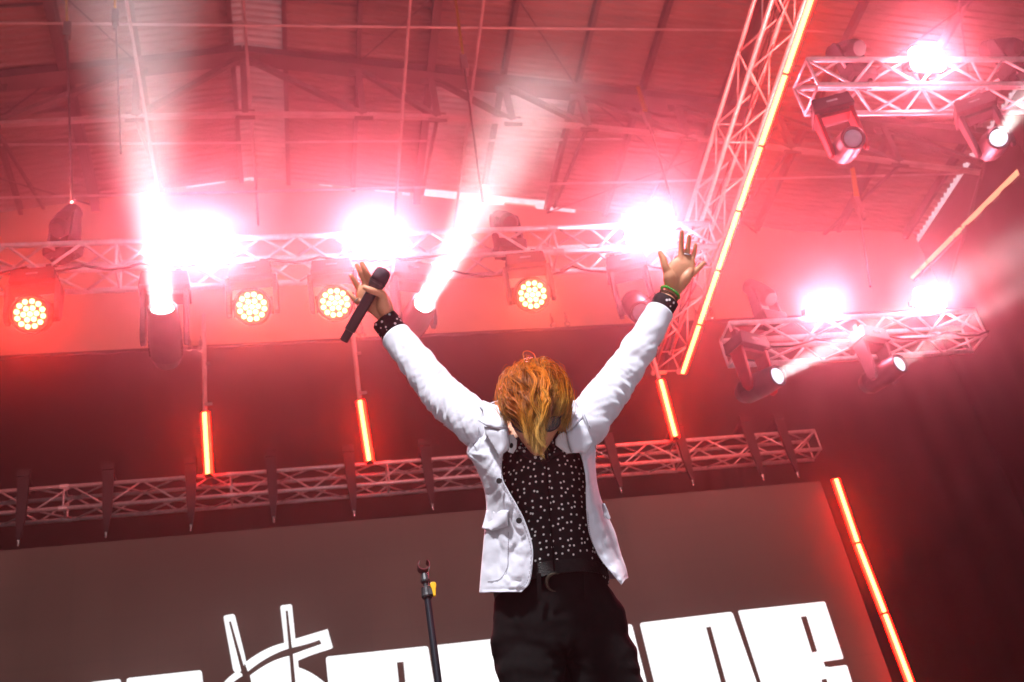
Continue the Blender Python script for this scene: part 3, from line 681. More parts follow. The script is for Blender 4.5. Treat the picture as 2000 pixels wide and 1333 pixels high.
# hands
def Z3(X, Y): return 640 + X / 6.06, 480 + Y / 6.06
def Z4(X, Y): return 1220 + X / 6.667, 440 + Y / 6.667
def chain(zf, pts, ds, rs, **k): limb(mb, [P(*zf(*p), d) for p, d in zip(pts, ds)], rs, n=12, m=14, **k)
DH = 3.455      # hand with the microphone
limb(mb, [WRL, P(*Z3(700, 850), DH), P(*Z3(640, 740), DH), P(*Z3(540, 630), DH + .005), P(*Z3(450, 540), DH + .012)], [.027, .028, .036, .041, .036], flat=.48, m=20)
limb(mb, [P(*Z3(690, 820), DH - .006), P(*Z3(660, 720), DH - .016), P(*Z3(655, 620), DH - .028)], [.018, .022, .015], n=14)       # ball of the thumb
chain(Z3, [(665, 650), (650, 585), (560, 548), (500, 525), (440, 498)], [DH - .02, DH - .035, DH - .052, DH - .055, DH - .052], [.0145, .013, .0108, .0105, .008])
chain(Z3, [(540, 500), (495, 390), (440, 285), (405, 215)], [DH + .006, DH + .0, DH - .004, DH - .002], [.0105, .0098, .009, .007])
chain(Z3, [(480, 540), (435, 420), (385, 315), (348, 235)], [DH + .01, DH + .012, DH + .01, DH + .012], [.0105, .0098, .009, .007])
chain(Z3, [(430, 600), (370, 510), (320, 430), (278, 362)], [DH + .012, DH + .016, DH + .014, DH + .012], [.010, .0095, .009, .007])
chain(Z3, [(430, 680), (345, 660), (290, 605), (240, 545)], [DH + .008, DH - .004, DH - .006, DH - .0], [.0098, .009, .008, .0062])
DO = 3.475      # open hand
limb(mb, [WRR, P(*Z4(605, 890), DO), P(*Z4(645, 780), DO), P(*Z4(695, 650), DO), P(*Z4(765, 540), DO + .004), P(*Z4(800, 470), DO + .008)], [.0255, .0255, .034, .042, .040, .031], flat=.42, m=24)
limb(mb, [P(*Z4(600, 800), DO - .006), P(*Z4(585, 690), DO - .014), P(*Z4(555, 600), DO - .012)], [.017, .021, .015], n=14)
limb(mb, [P(*Z4(740, 790), DO - .004), P(*Z4(800, 690), DO - .010), P(*Z4(850, 600), DO - .004)], [.014, .017, .012], n=14)
chain(Z4, [(570, 650), (530, 545), (505, 450), (464, 365)], [DO - .014, DO - .016, DO - .012, DO - .006], [.0145, .0125, .0112, .0075])
chain(Z4, [(733, 500), (733, 350), (740, 220), (745, 92)], [DO, DO + .006, DO + .004, DO - .002], [.0098, .0086, .0080, .0062])
chain(Z4, [(798, 500), (814, 360), (830, 250), (838, 150)], [DO + .004, DO + .010, DO + .010, DO + .006], [.0096, .0084, .0080, .0062])
chain(Z4, [(855, 530), (888, 420), (908, 340), (924, 262)], [DO + .006, DO + .012, DO + .012, DO + .008], [.0092, .0080, .0074, .0058])
chain(Z4, [(865, 650), (930, 600), (985, 545), (1032, 492)], [DO + .004, DO + .004, DO + .002, DO], [.0100, .0088, .0080, .0062])
# head
HA = R_(19); HF = (-CF * math.cos(HA) - CU * math.sin(HA)).normalized(); HR = (CR + CU * .05).normalized(); HR = (HR - HF * HR.dot(HF)).normalized(); HU = HF.cross(HR) * -1
if HU.dot(CU) < 0: HU = -HU
HC = P(1046, 799, 3.0)
def hp_(x, y, z): return HC + HR * x + HF * y + HU * z
def g_(a, s): return math.exp(-(a / s) ** 2)
vs = []; NT, NP = 72, 96
for i in range(NT + 1):
    t = math.pi * i / NT
    for k in range(NP):
        q = 2 * math.pi * k / NP; x = math.sin(t) * math.cos(q); y = math.sin(t) * math.sin(q); z = math.cos(t)
        X, Y_h, Z = x * .075, y * .097, z * (.118 if z > 0 else .128)
        if z < .1:
            f = min(1, max(0, (.1 - z))); X *= 1 - .42 * f ** 1.7; 
            if y < 0: Y_h *= 1 - .35 * f
        if y > 0:
            Y_h *= 1 - .06 * g_(Z, .05)
            Y_h += .024 * g_(X, .011) * max(0, min(1, (.018 - Z) / .05)) * (1 if Z > -.034 else max(0, 1 - (-.034 - Z) / .012))
            Y_h += .008 * g_(X, .02) * g_(Z + .034, .010)
            Y_h += .006 * g_(X, .05) * g_(Z - .026, .012) - .009 * (g_(X - .032, .016) + g_(X + .032, .016)) * g_(Z - .004, .014)
            Y_h += .006 * g_(X, .022) * (g_(Z + .060, .006) + g_(Z + .075, .007)) - .003 * g_(X, .028) * g_(Z + .0675, .003)
            Y_h += .010 * g_(X, .022) * g_(Z + .105, .016) + .004 * (g_(X - .045, .018) + g_(X + .045, .018)) * g_(Z + .025, .02)
        vs.append(hp_(X, Y_h, Z))
mb.add(vs, [(i * NP + k, (i + 1) * NP + k, (i + 1) * NP + (k + 1) % NP, i * NP + (k + 1) % NP) for i in range(NT) for k in range(NP)])
for s in (-1, 1):
    for a, b, r in ((0, .012, .012), (-.004, -.004, .011), (-.004, -.02, .008)):
        limb(mb, [hp_(s * .072, -.012 + a, b), hp_(s * .084, -.020 + a, b)], [r, r * .8], n=12, m=3, flat=1)
fused(mb, 'body', SKIN, .0028, 2)
mb = MB(); vs = []
for j in range(13):
    for i in range(25):
        u = -1 + 2 * i / 24; v_ = -1 + 2 * j / 12; X = .026 * u; Z = -.0675 + .013 * v_ * (1 - u * u) ** .6
        Y_h = .098 * math.sqrt(max(.01, 1 - (X / .06) ** 2 * .9 - (Z / .12) ** 2)) + .0052 - .004 * g_(v_, .2) + .004 * (1 - v_ * v_)
        vs.append(hp_(X, Y_h, Z))
mb.add(vs, [(j * 25 + i, j * 25 + i + 1, (j + 1) * 25 + i + 1, (j + 1) * 25 + i) for j in range(12) for i in range(24)]); pb(mb, 'lips', LIP, smooth=True)

# sunglasses: two dark lenses, frame, temples
sg = MB()
for s in (-1, 1):
    rim = []
    for k in range(20):
        a = 2 * math.pi * k / 20; X = s * .034 + .029 * math.cos(a); Z = .000 + .020 * math.sin(a) * (1.0 if math.sin(a) > 0 else 1.15)
        if math.sin(a) > .3: Z = min(Z, .014)
        rim.append((X, .103 - .9 * (X * X) / .25 - .25 * abs(X) * .3, Z))
    c0 = [hp_(*q) for q in rim]; c1 = [hp_(q[0], q[1] + .003, q[2]) for q in rim]
    mb = MB(); n = 20; mb.add(c0 + c1, [tuple(range(n)), tuple(range(n, 2 * n))[::-1]] + [(i, (i + 1) % n, n + (i + 1) % n, n + i) for i in range(n)])
    if s == -1: glasses = None
    sg.tube(c1 + [c1[0]], .0022, 6)
    sg.tube([hp_(s * .062, .085, .008), hp_(s * .078, .05, .008), hp_(s * .081, -.01, .004)], .0028, 6)
    if s == -1: first = mb
    else: second = mb
sg.tube([hp_(-.008, .106, .006), hp_(0, .108, .009), hp_(.008, .106, .006)], .0025, 6)
G_ = pb(sg, 'sunglasses', BLACK)
LENS = mat('dark_lens', (.008, .006, .008), .08, 0, .1, 10, spec=.8)
pb(first, 'lens', LENS, G_); pb(second, 'lens', LENS, G_)

# --- shirt
mb = MB(); rows = [(P(1082, 1165, 3.045), .148, .106), (P(1080, 1130, 3.05), .150, .108), (P(1076, 1090, 3.065), .153, .112), (P(1070, 1030, 3.085), .152, .112), (P(1060, 960, 3.105), .152, .116), (P(1054, 900, 3.13), .148, .112), (P(1050, 872, 3.15), .136, .096)]
n, m = 120, 110; data = catmull([(*c, a, b) for c, a, b in rows], m); vs = []; uvs = []; s_ = 0
for j, q in enumerate(data):
    c = V(q[:3])
    if j: s_ += (c - V(data[j - 1][:3])).length
    for k in range(n + 1):
        t = 2 * math.pi * k / n - math.pi * 1.5; x = math.cos(t) * q[3]; y = math.sin(t) * q[4]
        wob = .0035 * noise.noise(V((t * 2.2 + s_ * 6, s_ * 9, 1))) + .0028 * noise.noise(V((t * 5 - s_ * 14, s_ * 10, 7))) + .004 * g_(j - 8, 6) * math.sin(t * 9 + 2)
        sc_ = 1 + wob / .13
        vs.append(c + _R0 * x * sc_ + _h * y * sc_); uvs.append((k / n * .95, s_))
mb.add(vs, [(j * (n + 1) + k, j * (n + 1) + k + 1, (j + 1) * (n + 1) + k + 1, (j + 1) * (n + 1) + k) for j in range(m) for k in range(n)])
shirt = pb(mb, 'shirt', DOTS, smooth=True)
uvl = shirt.data.uv_layers.new(name='UVMap')
for lp in shirt.data.loops: uvl.data[lp.index].uv = uvs[lp.vertex_index]
mb = MB()
fr = lambda x, y, o=0: P(x, y, 2.975 + .0 + (940 - y) * -.00022 + o)
pb(mb.tube([P(1066, 905, 3.012), P(1071, 960, 2.990), P(1077, 1040, 2.972), P(1083, 1120, 2.942)], .0022, 6), 'placket_edge', BTROU, shirt)

# --- generic cloth patch from an outline
def patch(name, m, pts, parent, thick=.004, bulge=.0, wr=.0015, step=5, seed=0, solid=True):
    """pts: (px, py, depth). outline filled, depth spread smoothly inside"""
    bd = []
    for i in range(len(pts)):
        a = pts[i]; b_ = pts[(i + 1) % len(pts)]; L = math.hypot(a[0] - b_[0], a[1] - b_[1]); k = max(1, int(L / step))
        for j in range(k): bd.append([a[c] + (b_[c] - a[c]) * j / k for c in range(3)])
    poly = [(q[0], q[1]) for q in bd]
    def inside(x, y):
        r = False
        for i in range(len(poly)):
            (x0, y0), (x1, y1) = poly[i - 1], poly[i]
            if (y0 > y) != (y1 > y) and x < (x1 - x0) * (y - y0) / (y1 - y0) + x0: r = not r
        return r
    ins = []
    xs = [p[0] for p in poly]; ys = [p[1] for p in poly]; y = min(ys) + step / 2
    while y < max(ys):
        x = min(xs) + step / 2
        while x < max(xs):
            if inside(x, y) and min((x - a) ** 2 + (y - b_) ** 2 for a, b_ in poly) > (step * .6) ** 2: ins.append((x, y))
            x += step
        y += step
    nb = len(poly)
    co, ed, fa, *_ = delaunay_2d_cdt([V(p) for p in poly + ins], [(i, (i + 1) % nb) for i in range(nb)], [tuple(range(nb))], 1, 1e-4)
    vs = []
    for c in co:
        sw = 0; sd_ = 0; dm = 1e9
        for q in bd:
            d2 = (c.x - q[0]) ** 2 + (c.y - q[1]) ** 2 + .5; w_ = 1 / d2 ** 1.5; sw += w_; sd_ += w_ * q[2]; dm = min(dm, d2)
        e = min(1, math.sqrt(dm) / 12)
        vs.append(P(c.x, c.y, sd_ / sw - bulge * math.sin(e * math.pi / 2) + wr * e * noise.noise(V((c.x * .06, c.y * .06, seed)))))
    mb = MB(); mb.add(vs, [tuple(f) for f in fa]); o = pb(mb, name, m, parent, smooth=True)
    if solid: s = o.modifiers.new('thick', 'SOLIDIFY'); s.thickness = thick; s.offset = 0
    return o

# --- jacket: body sheet wrapped from one front edge round the back to the other
def row(fl, sl, sr, fr_, dc, fd=.125, bd=.11):
    y = (sl[1] + sr[1]) / 2; w_ = (sr[0] - sl[0])
    ml = ((fl[0] + 2 * sl[0]) / 3 - 0, (fl[1] + 2 * sl[1]) / 3, dc - fd * .62); mr = ((fr_[0] + 2 * sr[0]) / 3, (fr_[1] + 2 * sr[1]) / 3, dc - fd * .62)
    m2l = ((2 * fl[0] + sl[0]) / 3, (2 * fl[1] + sl[1]) / 3, dc - fd * .93); m2r = ((2 * fr_[0] + sr[0]) / 3, (2 * fr_[1] + sr[1]) / 3, dc - fd * .93)
    return [(*fl, dc - fd), m2l, ml, (*sl, dc), (sl[0] + w_ * .15, y - 12, dc + bd * .8), (sl[0] + w_ * .5, y - 18, dc + bd), (sr[0] - w_ * .15, y - 12, dc + bd * .8), (*sr, dc), mr, m2r, (*fr_, dc - fd)]
RW = [row((1017, 1157), (936, 1157), (1225, 1128), (1214, 1143), 3.06, .135),
      row((1035, 1136), (938, 1130), (1221, 1108), (1203, 1130), 3.06, .135),
      row((1041, 1084), (942, 1084), (1212, 1080), (1172, 1090), 3.07, .13),
      row((1036, 1050), (946, 1040), (1202, 1042), (1152, 1045), 3.08, .13),
      row((1019, 1006), (950, 1000), (1186, 1005), (1147, 1005), 3.09, .13),
      row((998, 968), (948, 968), (1172, 970), (1145, 968), 3.10, .13),
      row((983, 941), (941, 941), (1165, 940), (1144, 938), 3.11, .13),
      row((979, 910), (925, 905), (1162, 905), (1140, 905), 3.12, .125),
      row((983, 884), (912, 885), (1163, 880), (1132, 884), 3.13, .12),
      row((989, 858), (918, 850), (1166, 850), (1112, 858), 3.14, .11),
      row((988, 826), (930, 815), (1160, 812), (1110, 826), 3.15, .085),
      row((982, 803), (945, 795), (1146, 793), (1114, 800), 3.165, .045, .05)]
NR, NC = 96, 130
cols_ = [catmull(r, NC) for r in RW]
sheet_ = [[None] * (NC + 1) for _ in range(NR + 1)]
for k in range(NC + 1):
    c = catmull([cols_[j][k] for j in range(len(RW))], NR)
    for j in range(NR + 1): sheet_[j][k] = c[j]
vs = []
for j in range(NR + 1):
    for k in range(NC + 1):
        x, y, d = sheet_[j][k]; e = min(1, min(k, NC - k) / 8)
        wv = .007 * noise.noise(V((x * .030, y * .012, 3))) + .005 * noise.noise(V((x * .05 + y * .03, y * .035 - x * .02, 8))) + .002 * noise.noise(V((x * .12, y * .14, 4)))
        # folds fanning out of the armholes, sag above the pocket
        for ax, ay in ((912, 885), (1163, 880)):
            r = math.hypot(x - ax, y - ay); a = math.atan2(y - ay, x - ax); wv += .005 * math.exp(-r / 45) * math.sin(a * 9 + r * .02)
        hem = .0025 * g_(j - 3.0, 1.2)
        cz = noise.noise(V((x * .022 + y * .012, y * .016 - x * .006, 21))); wv -= .005 * max(0, 1 - abs(cz) * 9) * e
        d2 = d - wv * (.25 + .75 * e) + hem
        vs.append(P(x, y, d2)); sheet_[j][k] = (x, y, d2)
mb = MB(); mb.add(vs, [(j * (NC + 1) + k, j * (NC + 1) + k + 1, (j + 1) * (NC + 1) + k + 1, (j + 1) * (NC + 1) + k) for j in range(NR) for k in range(NC)])
# sleeves
def sleeve(cl, seed, side):
    data = catmull([(*P(x, y, d), r) for x, y, d, r in cl], 110); n = 56; m = 110; out = []
    pts = [V(q[:3]) for q in data]; s = 0
    for i, q in enumerate(data):
        d = (pts[min(i + 1, m)] - pts[max(i - 1, 0)]).normalized(); u = (CF - d * CF.dot(d)).normalized(); v_ = d.cross(u)
        if i: s += (pts[i] - pts[i - 1]).length
        for k in range(n):
            t = 2 * math.pi * k / n; el = g_(s - EL_[side], .055); lo = .5 - .5 * math.cos(t - PH_[side])
            cz = noise.noise(V((s * 16 + 1.5 * math.sin(t + 1), .6 * math.cos(t), seed + 11))); cz2 = noise.noise(V((s * 30 - 2.0 * math.sin(t), .7 * math.cos(t + 2), seed + 17)))
            f = -.0035 * max(0, 1 - abs(cz) * 6) - .0014 * max(0, 1 - abs(cz2) * 4) + .0018 * noise.noise(V((s * 16 + 1.2 * math.cos(t), math.sin(t) * 1.6, seed))) + .0024 * noise.noise(V((s * 42 + 2.2 * math.sin(t + .7), math.cos(t) * 1.3, seed + 5)))
            ph = s * 150 + 2.2 * math.sin(t * 1 + .6) + 3 * noise.noise(V((s * 9, t, seed)))
            f += el * (.25 + .75 * lo) * .0062 * (1 - abs(math.sin(ph * .5)) * 2) + .0024 * (1 - el) * math.sin(s * 75 + 3.5 * math.sin(t + 1) + 2 * noise.noise(V((s * 5, t, seed)))) + .0007 * noise.noise(V((s * 70 + 3 * math.sin(t), 1.5 * math.cos(t), seed + 2)))
            cr_ = q[4] if len(q) > 4 else q[3]
            r = q[3] + f * min(1, i / 8, max(0, (m - i - 3) / 12))
            if i > m - 3: r += .0012
            out.append(pts[i] + v_ * math.cos(t) * r + u * math.sin(t) * r * .92)
    base = mb.add(out, [(i * n + k, i * n + (k + 1) % n, (i + 1) * n + (k + 1) % n, (i + 1) * n + k) for i in range(m) for k in range(n)])
    d = (pts[-1] - pts[-2]).normalized(); u = (CF - d * CF.dot(d)).normalized(); v_ = d.cross(u)
    a = [pts[-1] + v_ * math.cos(2 * math.pi * k / n) * (data[-1][3] - .005) + u * math.sin(2 * math.pi * k / n) * (data[-1][3] - .005) * .92 for k in range(n)]
    b_ = [q - d * .02 for q in a]; base = mb.add(out[-n:] + a + b_, [(r * n + k, r * n + (k + 1) % n, (r + 1) * n + (k + 1) % n, (r + 1) * n + k) for r in range(2) for k in range(n)])
EL_ = {-1: .19, 1: .20}; PH_ = {-1: math.pi * 1.0, 1: 0.0}
sleeve([(966, 850, 3.12, .058), (942, 838, 3.14, .064), (917, 817, 3.17, .062), (888, 793, 3.22, .060), (858, 765, 3.285, .0585), (836, 737, 3.32, .0545), (806, 698, 3.375, .051), (773, 657, 3.43, .0465)], 2, -1)
sleeve([(1122, 852, 3.12, .058), (1140, 832, 3.14, .064), (1160, 806, 3.17, .0625), (1182, 775, 3.22, .060), (1207, 742, 3.285, .0565), (1228, 712, 3.32, .0525), (1258, 665, 3.37, .050), (1289, 609, 3.43, .042)], 9, 1)
jacket = pb(mb, 'jacket', WCLOTH, smooth=True)
so = jacket.modifiers.new('thick', 'SOLIDIFY'); so.thickness = .003; so.offset = -1
jpts = [(sheet_[j][k]) for j in range(NR + 1) for k in list(range(0, 46)) + list(range(NC - 45, NC + 1))]
import heapq
def jd(x, y):
    q = heapq.nsmallest(7, jpts, key=lambda q: (q[0] - x) ** 2 + (q[1] - y) ** 2); w_ = [1 / (1 + (a[0] - x) ** 2 + (a[1] - y) ** 2) for a in q]
    return sum(a[2] * b_ for a, b_ in zip(q, w_)) / sum(w_)
# armhole and front seams as fine dark grooves of thread
THREAD = mat('seam_thread', (.42, .40, .46), .9)
for pts in ([(944, 796), (932, 818), (935, 845), (926, 868), (911, 884)], [(1139, 806), (1150, 830), (1158, 852), (1164, 878)]):
    q = catmull([(x, y) for x, y in pts], 14)
    pb(MB().tube([P(x, y, jd(x, y) - .012 - .05 * math.sin(math.pi * i / 14) * .35) for i, (x, y) in enumerate(q)], .0011, 5), 'seam', THREAD, jacket)
def surf_line(pts, off=.002, r=.0009, name='stitching'):
    q = catmull(pts, 40); mb = MB(); prev = None
    Z = [P(x, y, jd(x, y) - off) for x, y in q]
    for i in range(0, 40): mb.tube([Z[i], Z[i] * .35 + Z[i + 1] * .65], r, 4)
    return pb(mb, name, THREAD, jacket)
surf_line([(993, 1040), (992, 1080), (990, 1110), (975, 1132), (952, 1136)])
surf_line([(978, 905), (981, 940), (995, 968), (1015, 1006), (1032, 1050), (1037, 1084), (1031, 1134), (1014, 1150)][:], .003)

surf_line([(1148, 1000), (1153, 1046), (1173, 1092), (1210, 1136)], .003)
# flaps, lapels, collar
def zp(X, Y): return 900 + X / 5.331, 680 + Y / 5.331
def zq(X, Y): return 900 + X / 2.9425, 880 + Y / 2.9425
def on(pts, off, zf=zp): return [(*zf(*p), jd(*zf(*p)) - off) for p in pts]
patch('pocket_flap', WCLOTH, on([(150, 345), (272, 345), (270, 436), (180, 466), (124, 448)], .010, zq), jacket, .004, .003, seed=1, step=4)
patch('pocket_flap', WCLOTH, [(1176, 984, 3.03), (1180, 984, 3.0), (1193, 1012, 3.0), (1188, 1016, 3.0), (1180, 1008, 3.0)], jacket, .004, .0, seed=2, step=4)
patch('collar', WCLOTH, [(*zp(X, Y), d) for X, Y, d in ((165, 595, 3.14), (235, 552, 3.13), (330, 590, 3.11), (445, 622, 3.10), (468, 740, 3.05), (492, 850, 3.0), (380, 842, 2.995), (255, 808, 3.02), (183, 752, 3.05), (245, 722, 3.06), (232, 650, 3.10))], jacket, .005, .010, .004, 4, 3)
patch('lapel', WCLOTH, [(*zp(X, Y), d) for X, Y, d in ((248, 818, 3.03), (380, 850, 3.0), (492, 858, 2.99), (508, 960, 2.985), (508, 1045, 2.985), (440, 1100, 2.98), (415, 1160, 2.985), (330, 1010, 3.0), (262, 900, 3.02))], jacket, .005, .008, .003, 4, 4)
patch('collar', WCLOTH, [(*zp(X, Y), d) for X, Y, d in ((1125, 515, 3.13), (1180, 560, 3.13), (1232, 622, 3.11), (1275, 672, 3.07), (1262, 740, 3.03), (1180, 820, 3.0), (1102, 876, 2.985), (1090, 780, 3.0), (1098, 640, 3.06))], jacket, .005, .010, .004, 4, 5)
patch('lapel', WCLOTH, [(*zp(X, Y), d) for X, Y, d in ((1102, 884, 2.985), (1190, 820, 3.0), (1268, 748, 3.02), (1330, 880, 3.0), (1372, 1000, 3.0), (1300, 1100, 2.985), (1235, 1085, 2.98), (1160, 1092, 2.975), (1125, 1000, 2.98))], jacket, .005, .008, .003, 4, 6)
for (X, Y) in ((221, 175), (335, 403)):
    x, y = zq(X, Y); c = P(x, y, jd(x + 3, y) - .008); pb(MB().cyl(c, c - CF * .004 + CR * -.0005, .0078, 18), 'button', BLACK, jacket, bevel=.001)
# inner white collar with black dots
ic = patch('shirt_collar', DOTW, [(*zp(X, Y), d) for X, Y, d in ((505, 905, 2.985), (545, 900, 2.975), (585, 965, 2.97), (580, 1045, 2.97), (545, 1100, 2.972), (500, 1088, 2.98), (470, 1055, 2.985), (500, 1000, 2.985))], shirt, .002, .002, seed=8, step=3)
patch('shirt_collar', DOTW, [(*zp(X, Y), d) for X, Y, d in ((985, 955, 2.965), (1022, 895, 2.97), (1075, 870, 2.98), (1105, 905, 2.985), (1140, 1010, 2.985), (1165, 1095, 2.98), (1105, 1100, 2.972), (1040, 1055, 2.965), (985, 1010, 2.96))], shirt, .002, .002, seed=9, step=3)
for pts in ([(600, 990, 2.975), (680, 1070, 2.968), (800, 1110, 2.975), (880, 1190, 2.975), (760, 1180, 2.97), (640, 1120, 2.97), (590, 1060, 2.972)], [(1000, 1010, 2.965), (1060, 1090, 2.97), (960, 1150, 2.97), (890, 1195, 2.972), (950, 1090, 2.966)]):
    patch('black_collar', DOTS3, [(*zp(X, Y), d + .045) for X, Y, d in pts], shirt, .003, .003, seed=10, step=3)
# cuffs
for (a, b_, r0, r1) in ((P(780, 664, 3.435), P(751, 625, 3.455), .0405, .0425), (P(1286, 615, 3.435), P(1303, 584, 3.45), .037, .0385)):
    mb = MB(); n = 40; d = (b_ - a).normalized(); u = (CF - d * CF.dot(d)).normalized(); v_ = d.cross(u); rings = []
    for t, r in ((0, r0), (.35, r0 * 1.02), (.7, r1), (1, r1), (1, r1 - .0025), (.5, r1 - .004)):
        rings.append([a + (b_ - a) * t + (v_ * math.cos(2 * math.pi * k / n) + u * .85 * math.sin(2 * math.pi * k / n)) * (r + .001 * math.sin(k * .9)) - d * (.012 * (1 + math.sin(2 * math.pi * k / n)) * t * .4) for k in range(n)])
    mb.add([q for r in rings for q in r], [(i * n + k, i * n + (k + 1) % n, (i + 1) * n + (k + 1) % n, (i + 1) * n + k) for i in range(5) for k in range(n)])
    pb(mb, 'cuff', DOTS3, shirt, smooth=True)
# trousers
mb = MB()
loft(mb, [(P(1072, 1146, 3.05), .150, .112), (P(1078, 1175, 3.04), .160, .116), (P(1088, 1210, 3.03), .178, .122), (P(1092, 1240, 3.02), .187, .126), (P(1096, 1275, 3.01), .182, .124), (P(1098, 1300, 3.0), .170, .115)])
for (hp, kn, an), xc in zip(legs, (1040, 1178)):
    th = P(xc + 3, 1325, 2.975)
    limb(mb, [P(1096 + (xc - 1096) * .62, 1255, 3.01), P(xc + (4 if xc > 1100 else 0), 1295, 2.99), th, (th + kn) / 2, kn, (kn + an) / 2, an + V((0, .0, .0))], [.088, .094, .092, .088, .078, .078, .082], flat=1.12)
def tw(p):
    x, y, d = px(p); a = .003 * noise.noise(V((x * .02, y * .05, 4))) + .002 * noise.noise(V((x * .06, y * .03, 9)))
    r = math.hypot(x - 1108, y - 1290); return a + .004 * math.exp(-r / 60) * math.sin(math.atan2(y - 1290, x - 1108) * 7)
tro = fused(mb, 'trousers', BTROU, .006, 6, disp=tw)
for x in (1052, 1145):
    pb(MB().bar(P(x, 1120, 2.925), P(x + 2, 1172, 2.915), .012, .004, -CF), 'belt_loop', BTROU, tro)
for hp, kn, an in legs:
    mb = MB(); f = V((-.06 if an.x < .8 else .06, -1, 0)).normalized()
    limb(mb, [an + V((0, .05, -.05)) , an + f * .04 - V((0, 0, .045)), an + f * .12 - V((0, 0, .055)), an + f * .20 - V((0, 0, .062))], [.038, .044, .046, .032], flat=.75, ref=(0, 0, 1))
    mb.box(an + f * .08 - V((0, 0, .082)), (.085, .28, .014)); pb(mb, 'shoe', LEATH, smooth=False)
# belt with crescent buckle
mb = MB(); n = 60; rings = []
for dz, e in ((-.019, .0), (-.019, .004), (.019, .004), (.019, .0)):
    rings.append([P(1076, 1143, 3.047) + V((0, 0, dz)) + _R0 * (.1535 + e) * math.cos(2 * math.pi * k / n) + _h * (.1155 + e) * math.sin(2 * math.pi * k / n) for k in range(n)])
mb.add([q for r in rings for q in r], [(i * n + k, i * n + (k + 1) % n, (i + 1) * n + (k + 1) % n, (i + 1) * n + k) for i in range(3) for k in range(n)])
belt = pb(mb, 'belt', LEATH, smooth=False)
c = P(1085, 1138, 2.915); mb = MB(); arc_ = []
for k in range(17):
    a = R_(70 + k * 12.5); arc_.append(c + CR * .023 * math.cos(a) + CU * .023 * math.sin(a))
mb.tube(arc_, [.001 + .0042 * math.sin(math.pi * k / 16) for k in range(17)], 6); pb(mb, 'buckle', mat('dull_buckle_metal', (.07, .055, .04), .45, .8, .5, 300), belt)
# jewellery
def ringloop(c, d, r, fl, tube_r, n=30):
    d = d.normalized(); u = (CF - d * CF.dot(d)).normalized(); v_ = d.cross(u)
    return [c + v_ * math.cos(2 * math.pi * k / n) * r + u * math.sin(2 * math.pi * k / n) * r * fl for k in range(n + 1)]
GREEN = mat('green_beads', (.05, .45, .05), .25, 0, .4, 90); BROWN = mat('brown_cord', (.10, .05, .02), .8, 0, .3, 80)
axR = P(1322, 556, 3.47) - P(1298, 594, 3.455)
mb = MB()
for q in ringloop(P(1309, 572, 3.465), axR + CF * .012, .0305, .8, 0, 22)[:-1]: mb.ball(q, .0048, 5)
pb(mb, 'green_bead_bracelet', GREEN, smooth=True)
for i, (x, y, r, tr) in enumerate(((1306, 578, .0298, .0022), (1305, 581, .0300, .0018), (1303, 585, .0302, .0026))):
    pb(MB().tube(ringloop(P(x, y, 3.462), axR + CF * .01, r, .8, 0), tr, 6), 'cord_bracelet', BROWN if i != 2 else BLACK)
a = P(1294, 575, 3.432); pb(MB().bar(a, P(1309, 583, 3.432), .0032, .002), 'bracelet_plate', SILV)
pb(MB().tube([P(1281, 572, 3.445), P(1268, 582, 3.44), P(1255, 590, 3.44)], .0009, 5), 'bracelet_string', BROWN)
pb(MB().tube(ringloop(P(*Z4(806, 384), 3.484), P(*Z4(815, 330), 3.485) - P(*Z4(800, 440), 3.485), .0112, .95, 0, 20), .0034, 6), 'finger_ring', SILV)
pb(MB().tube(ringloop(P(*Z3(338, 652), 3.452), P(*Z3(290, 605), 3.45) - P(*Z3(380, 700), 3.45), .0100, .95, 0, 20), .0018, 6), 'finger_ring', SILV)
axL = P(735, 600, 3.455) - WRL; mb = MB()
for q in ringloop(P(751, 621, 3.455), axL, .0335, .8, 0, 24)[:-1]: mb.ball(q, .0046, 5)
pb(mb, 'black_bead_bracelet', BLACK, smooth=True)
pb(MB().bar(P(*Z3(708, 1050), 3.416), P(*Z3(792, 990), 3.416), .0022, .0015), 'bracelet_plate', SILV)
pb(MB().ball(P(983, 795, 3.08), .0055, 6), 'ear_stud', mat('pink_stone', (.8, .1, .4), .2))
pb(MB().tube(ringloop(P(992, 824, 3.05), CF, .0062, 1, 0, 16), .0022, 6), 'earring', BLACKM)
# --- hair
HAIR = bpy.data.materials.new('dyed_hair'); HAIR.use_nodes = True; nt = HAIR.node_tree; b = nt.nodes['Principled BSDF']
b.inputs['Roughness'].default_value = .42; b.inputs['Specular IOR Level'].default_value = .35
uvn = nt.nodes.new('ShaderNodeUVMap'); sp = nt.nodes.new('ShaderNodeSeparateXYZ'); nt.links.new(uvn.outputs[0], sp.inputs[0])
r = nt.nodes.new('ShaderNodeValToRGB'); e = r.color_ramp.elements; e[0].position = 0; e[0].color = (.10, .022, .006, 1); e[1].position = 1; e[1].color = (.86, .50, .14, 1)
for pos, c in ((.04, (.80, .17, .008, 1)), (.42, (.92, .24, .012, 1)), (.68, (.90, .36, .04, 1))): q = e.new(pos); q.color = c
nt.links.new(sp.outputs[0], r.inputs[0])
hs = nt.nodes.new('ShaderNodeHueSaturation'); mr = nt.nodes.new('ShaderNodeMapRange'); mr.inputs[3].default_value = .28; mr.inputs[4].default_value = 1.4
nt.links.new(sp.outputs[1], mr.inputs[0]); nt.links.new(mr.outputs[0], hs.inputs['Value']); nt.links.new(r.outputs[0], hs.inputs['Color']); nt.links.new(hs.outputs[0], b.inputs['Base Color'])
rnd_ = random.Random(11)
GRAV = (V((0, 0, -1)) * .75 - CU * .25).normalized()
def loc_(p): q = p - HC; return q.dot(HR), q.dot(HF), q.dot(HU)
